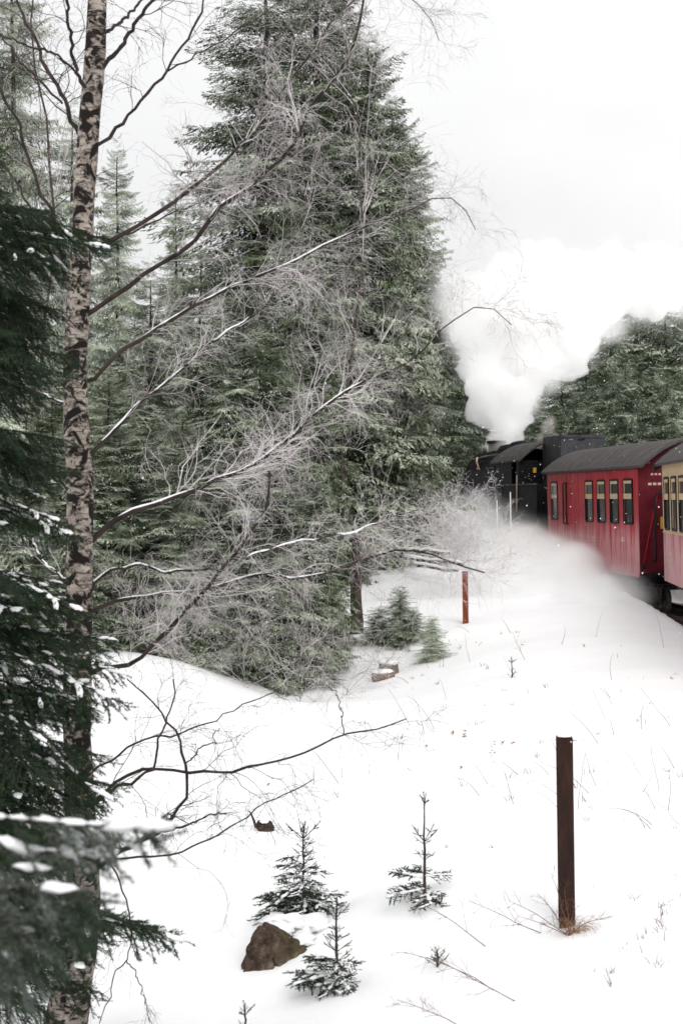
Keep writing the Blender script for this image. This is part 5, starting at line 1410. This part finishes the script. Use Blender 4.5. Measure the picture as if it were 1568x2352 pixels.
def mat_puff(name, dens, nscale=0.9, lo=0.32, hi=0.62, col=(1, 1, 1), core=0.65):
    """a ball of steam that thins out to nothing at its rim, broken up by noise"""
    m = bpy.data.materials.new(name); m.use_nodes = True
    t = m.node_tree; t.nodes.clear()
    out = N(t, 'ShaderNodeOutputMaterial'); pv = N(t, 'ShaderNodeVolumePrincipled')
    pv.inputs['Color'].default_value = (*col, 1)
    tc = N(t, 'ShaderNodeTexCoord'); ln_ = N(t, 'ShaderNodeVectorMath', operation='LENGTH')
    t.links.new(tc.outputs['Object'], ln_.inputs[0])
    geo = N(t, 'ShaderNodeNewGeometry')
    nz = N(t, 'ShaderNodeTexNoise', i_Scale=nscale, i_Detail=4.0, i_Roughness=0.6)
    t.links.new(geo.outputs['Position'], nz.inputs['Vector'])
    # rim = clamp((1 - |p|) / core) ; density = dens * rim^1.5 * ramp(noise + 0.25 * rim)
    sub = N(t, 'ShaderNodeMath', operation='SUBTRACT'); sub.inputs[0].default_value = 1.0; t.links.new(ln_.outputs['Value'], sub.inputs[1])
    div = N(t, 'ShaderNodeMath', operation='DIVIDE', use_clamp=True); div.inputs[1].default_value = core; t.links.new(sub.outputs[0], div.inputs[0])
    pw = N(t, 'ShaderNodeMath', operation='POWER'); pw.inputs[1].default_value = 1.5; t.links.new(div.outputs[0], pw.inputs[0])
    ad = N(t, 'ShaderNodeMath', operation='MULTIPLY_ADD'); ad.inputs[1].default_value = 0.22; t.links.new(div.outputs[0], ad.inputs[0]); t.links.new(nz.outputs['Fac'], ad.inputs[2])
    mr = N(t, 'ShaderNodeMapRange'); mr.inputs[1].default_value = lo; mr.inputs[2].default_value = hi; mr.inputs[3].default_value = 0; mr.inputs[4].default_value = dens
    t.links.new(ad.outputs[0], mr.inputs[0])
    mu = N(t, 'ShaderNodeMath', operation='MULTIPLY'); t.links.new(pw.outputs[0], mu.inputs[0]); t.links.new(mr.outputs[0], mu.inputs[1])
    t.links.new(mu.outputs[0], pv.inputs['Density']); t.links.new(pv.outputs[0], out.inputs['Volume'])
    return m
M['mist'] = mat_puff('ground_steam', 14.0, 1.1, 0.3, 0.62)
M['mist_thin'] = mat_puff('thin_ground_steam', 1.5, 1.0, 0.38, 0.72)
M['wisp'] = mat_puff('ragged_steam', 1.6, 1.1, 0.5, 0.72)
M['veil'] = mat_puff('thinning_steam', 0.4, 0.3, 0.42, 0.7, (0.955, 0.955, 0.96))
_pv, _pt = blob(1, 1, 1, 0, 0.0, 3)
def puffs(name, mtl, balls, flat=1.0):
    me = mk_mesh(name, _pv, _pt, None, mtl)
    for (c, r) in balls:
        o = link(name, me, kind='stuff'); o.location = c; o.scale = (r, r, r * flat)
plume = [ball(503, 438, 45.2, 12), ball(505, 426, 45.2, 18), ball(503, 408, 45.3, 24), ball(494, 392, 45.4, 26), ball(518, 386, 45.4, 26), ball(488, 368, 45.5, 26), ball(524, 364, 45.6, 30),
         ball(505, 345, 45.8, 38), ball(548, 348, 45.8, 32), ball(575, 333, 46, 32), ball(520, 320, 46, 48), ball(560, 305, 46, 44), ball(590, 318, 46, 28), ball(603, 300, 46, 28), ball(625, 288, 46, 28), ball(650, 283, 46, 26), ball(680, 284, 46, 28), ball(710, 282, 46, 32),
         ball(484, 330, 46, 28), ball(500, 300, 46.5, 40), ball(545, 285, 47, 44), ball(600, 280, 47, 36)]
cloud('steam_plume', plume, M['steam'], 0.17, 0.95, 0.75, 3)
puffs('thinning_steam', M['veil'], [ball(500, 270, 47, 90), ball(570, 245, 47.5, 100), ball(655, 240, 47.5, 105), ball(610, 185, 48, 120), ball(700, 170, 48, 120), ball(530, 180, 48, 100), ball(590, 95, 49, 120), ball(680, 70, 49, 130), ball(630, 10, 50, 130)])
puffs('ragged_steam', M['wisp'], [ball(486, 400, 44.6, 22), ball(476, 366, 44.8, 28), ball(470, 330, 45, 38), ball(528, 402, 44.8, 20), ball(548, 376, 45, 26), ball(580, 352, 45.2, 26), ball(608, 325, 45.4, 30), ball(645, 305, 45.4, 28), ball(685, 300, 45.4, 28), ball(512, 425, 44.8, 14), ball(465, 300, 45.4, 44)])
puff = [ball(541, 438, 41, 6), ball(545, 428, 41, 7), ball(550, 420, 41.2, 6)]
M['puff'] = mat_volume('thin_brown_steam', 1.4, (0.9, 0.82, 0.8), scale=2.2, lo=0.35, hi=0.65)
cloud('safety_valve_steam', puff, M['puff'], 0.06, 0.16, 2.5, 8)
puffs('drifting_steam', M['mist'], [ball(462, 566, 37.0, 40), ball(490, 566, 36.0, 50), ball(520, 566, 34.8, 56), ball(548, 574, 32.6, 50), ball(522, 592, 32.3, 50), ball(553, 592, 31.0, 44), ball(578, 588, 29.8, 38), ball(600, 594, 28.5, 28), ball(485, 584, 34.0, 46), ball(572, 568, 30.8, 36), ball(500, 598, 30.5, 40), ball(540, 606, 28.8, 42), ball(578, 604, 27.4, 34), ball(470, 598, 32.0, 34), ball(608, 602, 26.8, 22)], 0.85)
puffs('thin_drifting_steam', M['mist_thin'], [ball(462, 552, 37.4, 60), ball(500, 560, 36.2, 68), ball(535, 566, 34.6, 62), ball(566, 574, 32.2, 58), ball(596, 586, 30.2, 46), ball(622, 592, 28.8, 40), ball(530, 596, 31.5, 60), ball(570, 606, 29.8, 50), ball(478, 522, 38.0, 44), ball(470, 604, 29.5, 46), ball(520, 614, 28.0, 52), ball(575, 616, 26.5, 48), ball(625, 604, 26.4, 36)], 0.9)

# ------------------------------------------------------------------ falling snow
rg = np.random.default_rng(9)
n = 13000
P = np.stack([rg.uniform(-11, 16, n), rg.uniform(5, 42, n), rg.uniform(-1, 16, n)], axis=1)
g = P[:, 2] > -0.5
P = P[g]; n = len(P)
r = rg.uniform(0.0035, 0.009, n) * (0.5 + 0.6 * P[:, 1] / 30)
o8 = np.array([(1, 0, 0), (-1, 0, 0), (0, 1, 0), (0, -1, 0), (0, 0, 1.3), (0, 0, -1.3)])
f8 = np.array([(0, 2, 4), (2, 1, 4), (1, 3, 4), (3, 0, 4), (2, 0, 5), (1, 2, 5), (3, 1, 5), (0, 3, 5)])
V = (P[:, None, :] + o8[None] * r[:, None, None]).reshape(-1, 3)
T = (np.arange(n)[:, None, None] * 6 + f8[None]).reshape(-1, 3)
link('falling_snow', mk_mesh('falling_snow', V, T, None, M['cap']), kind='stuff')
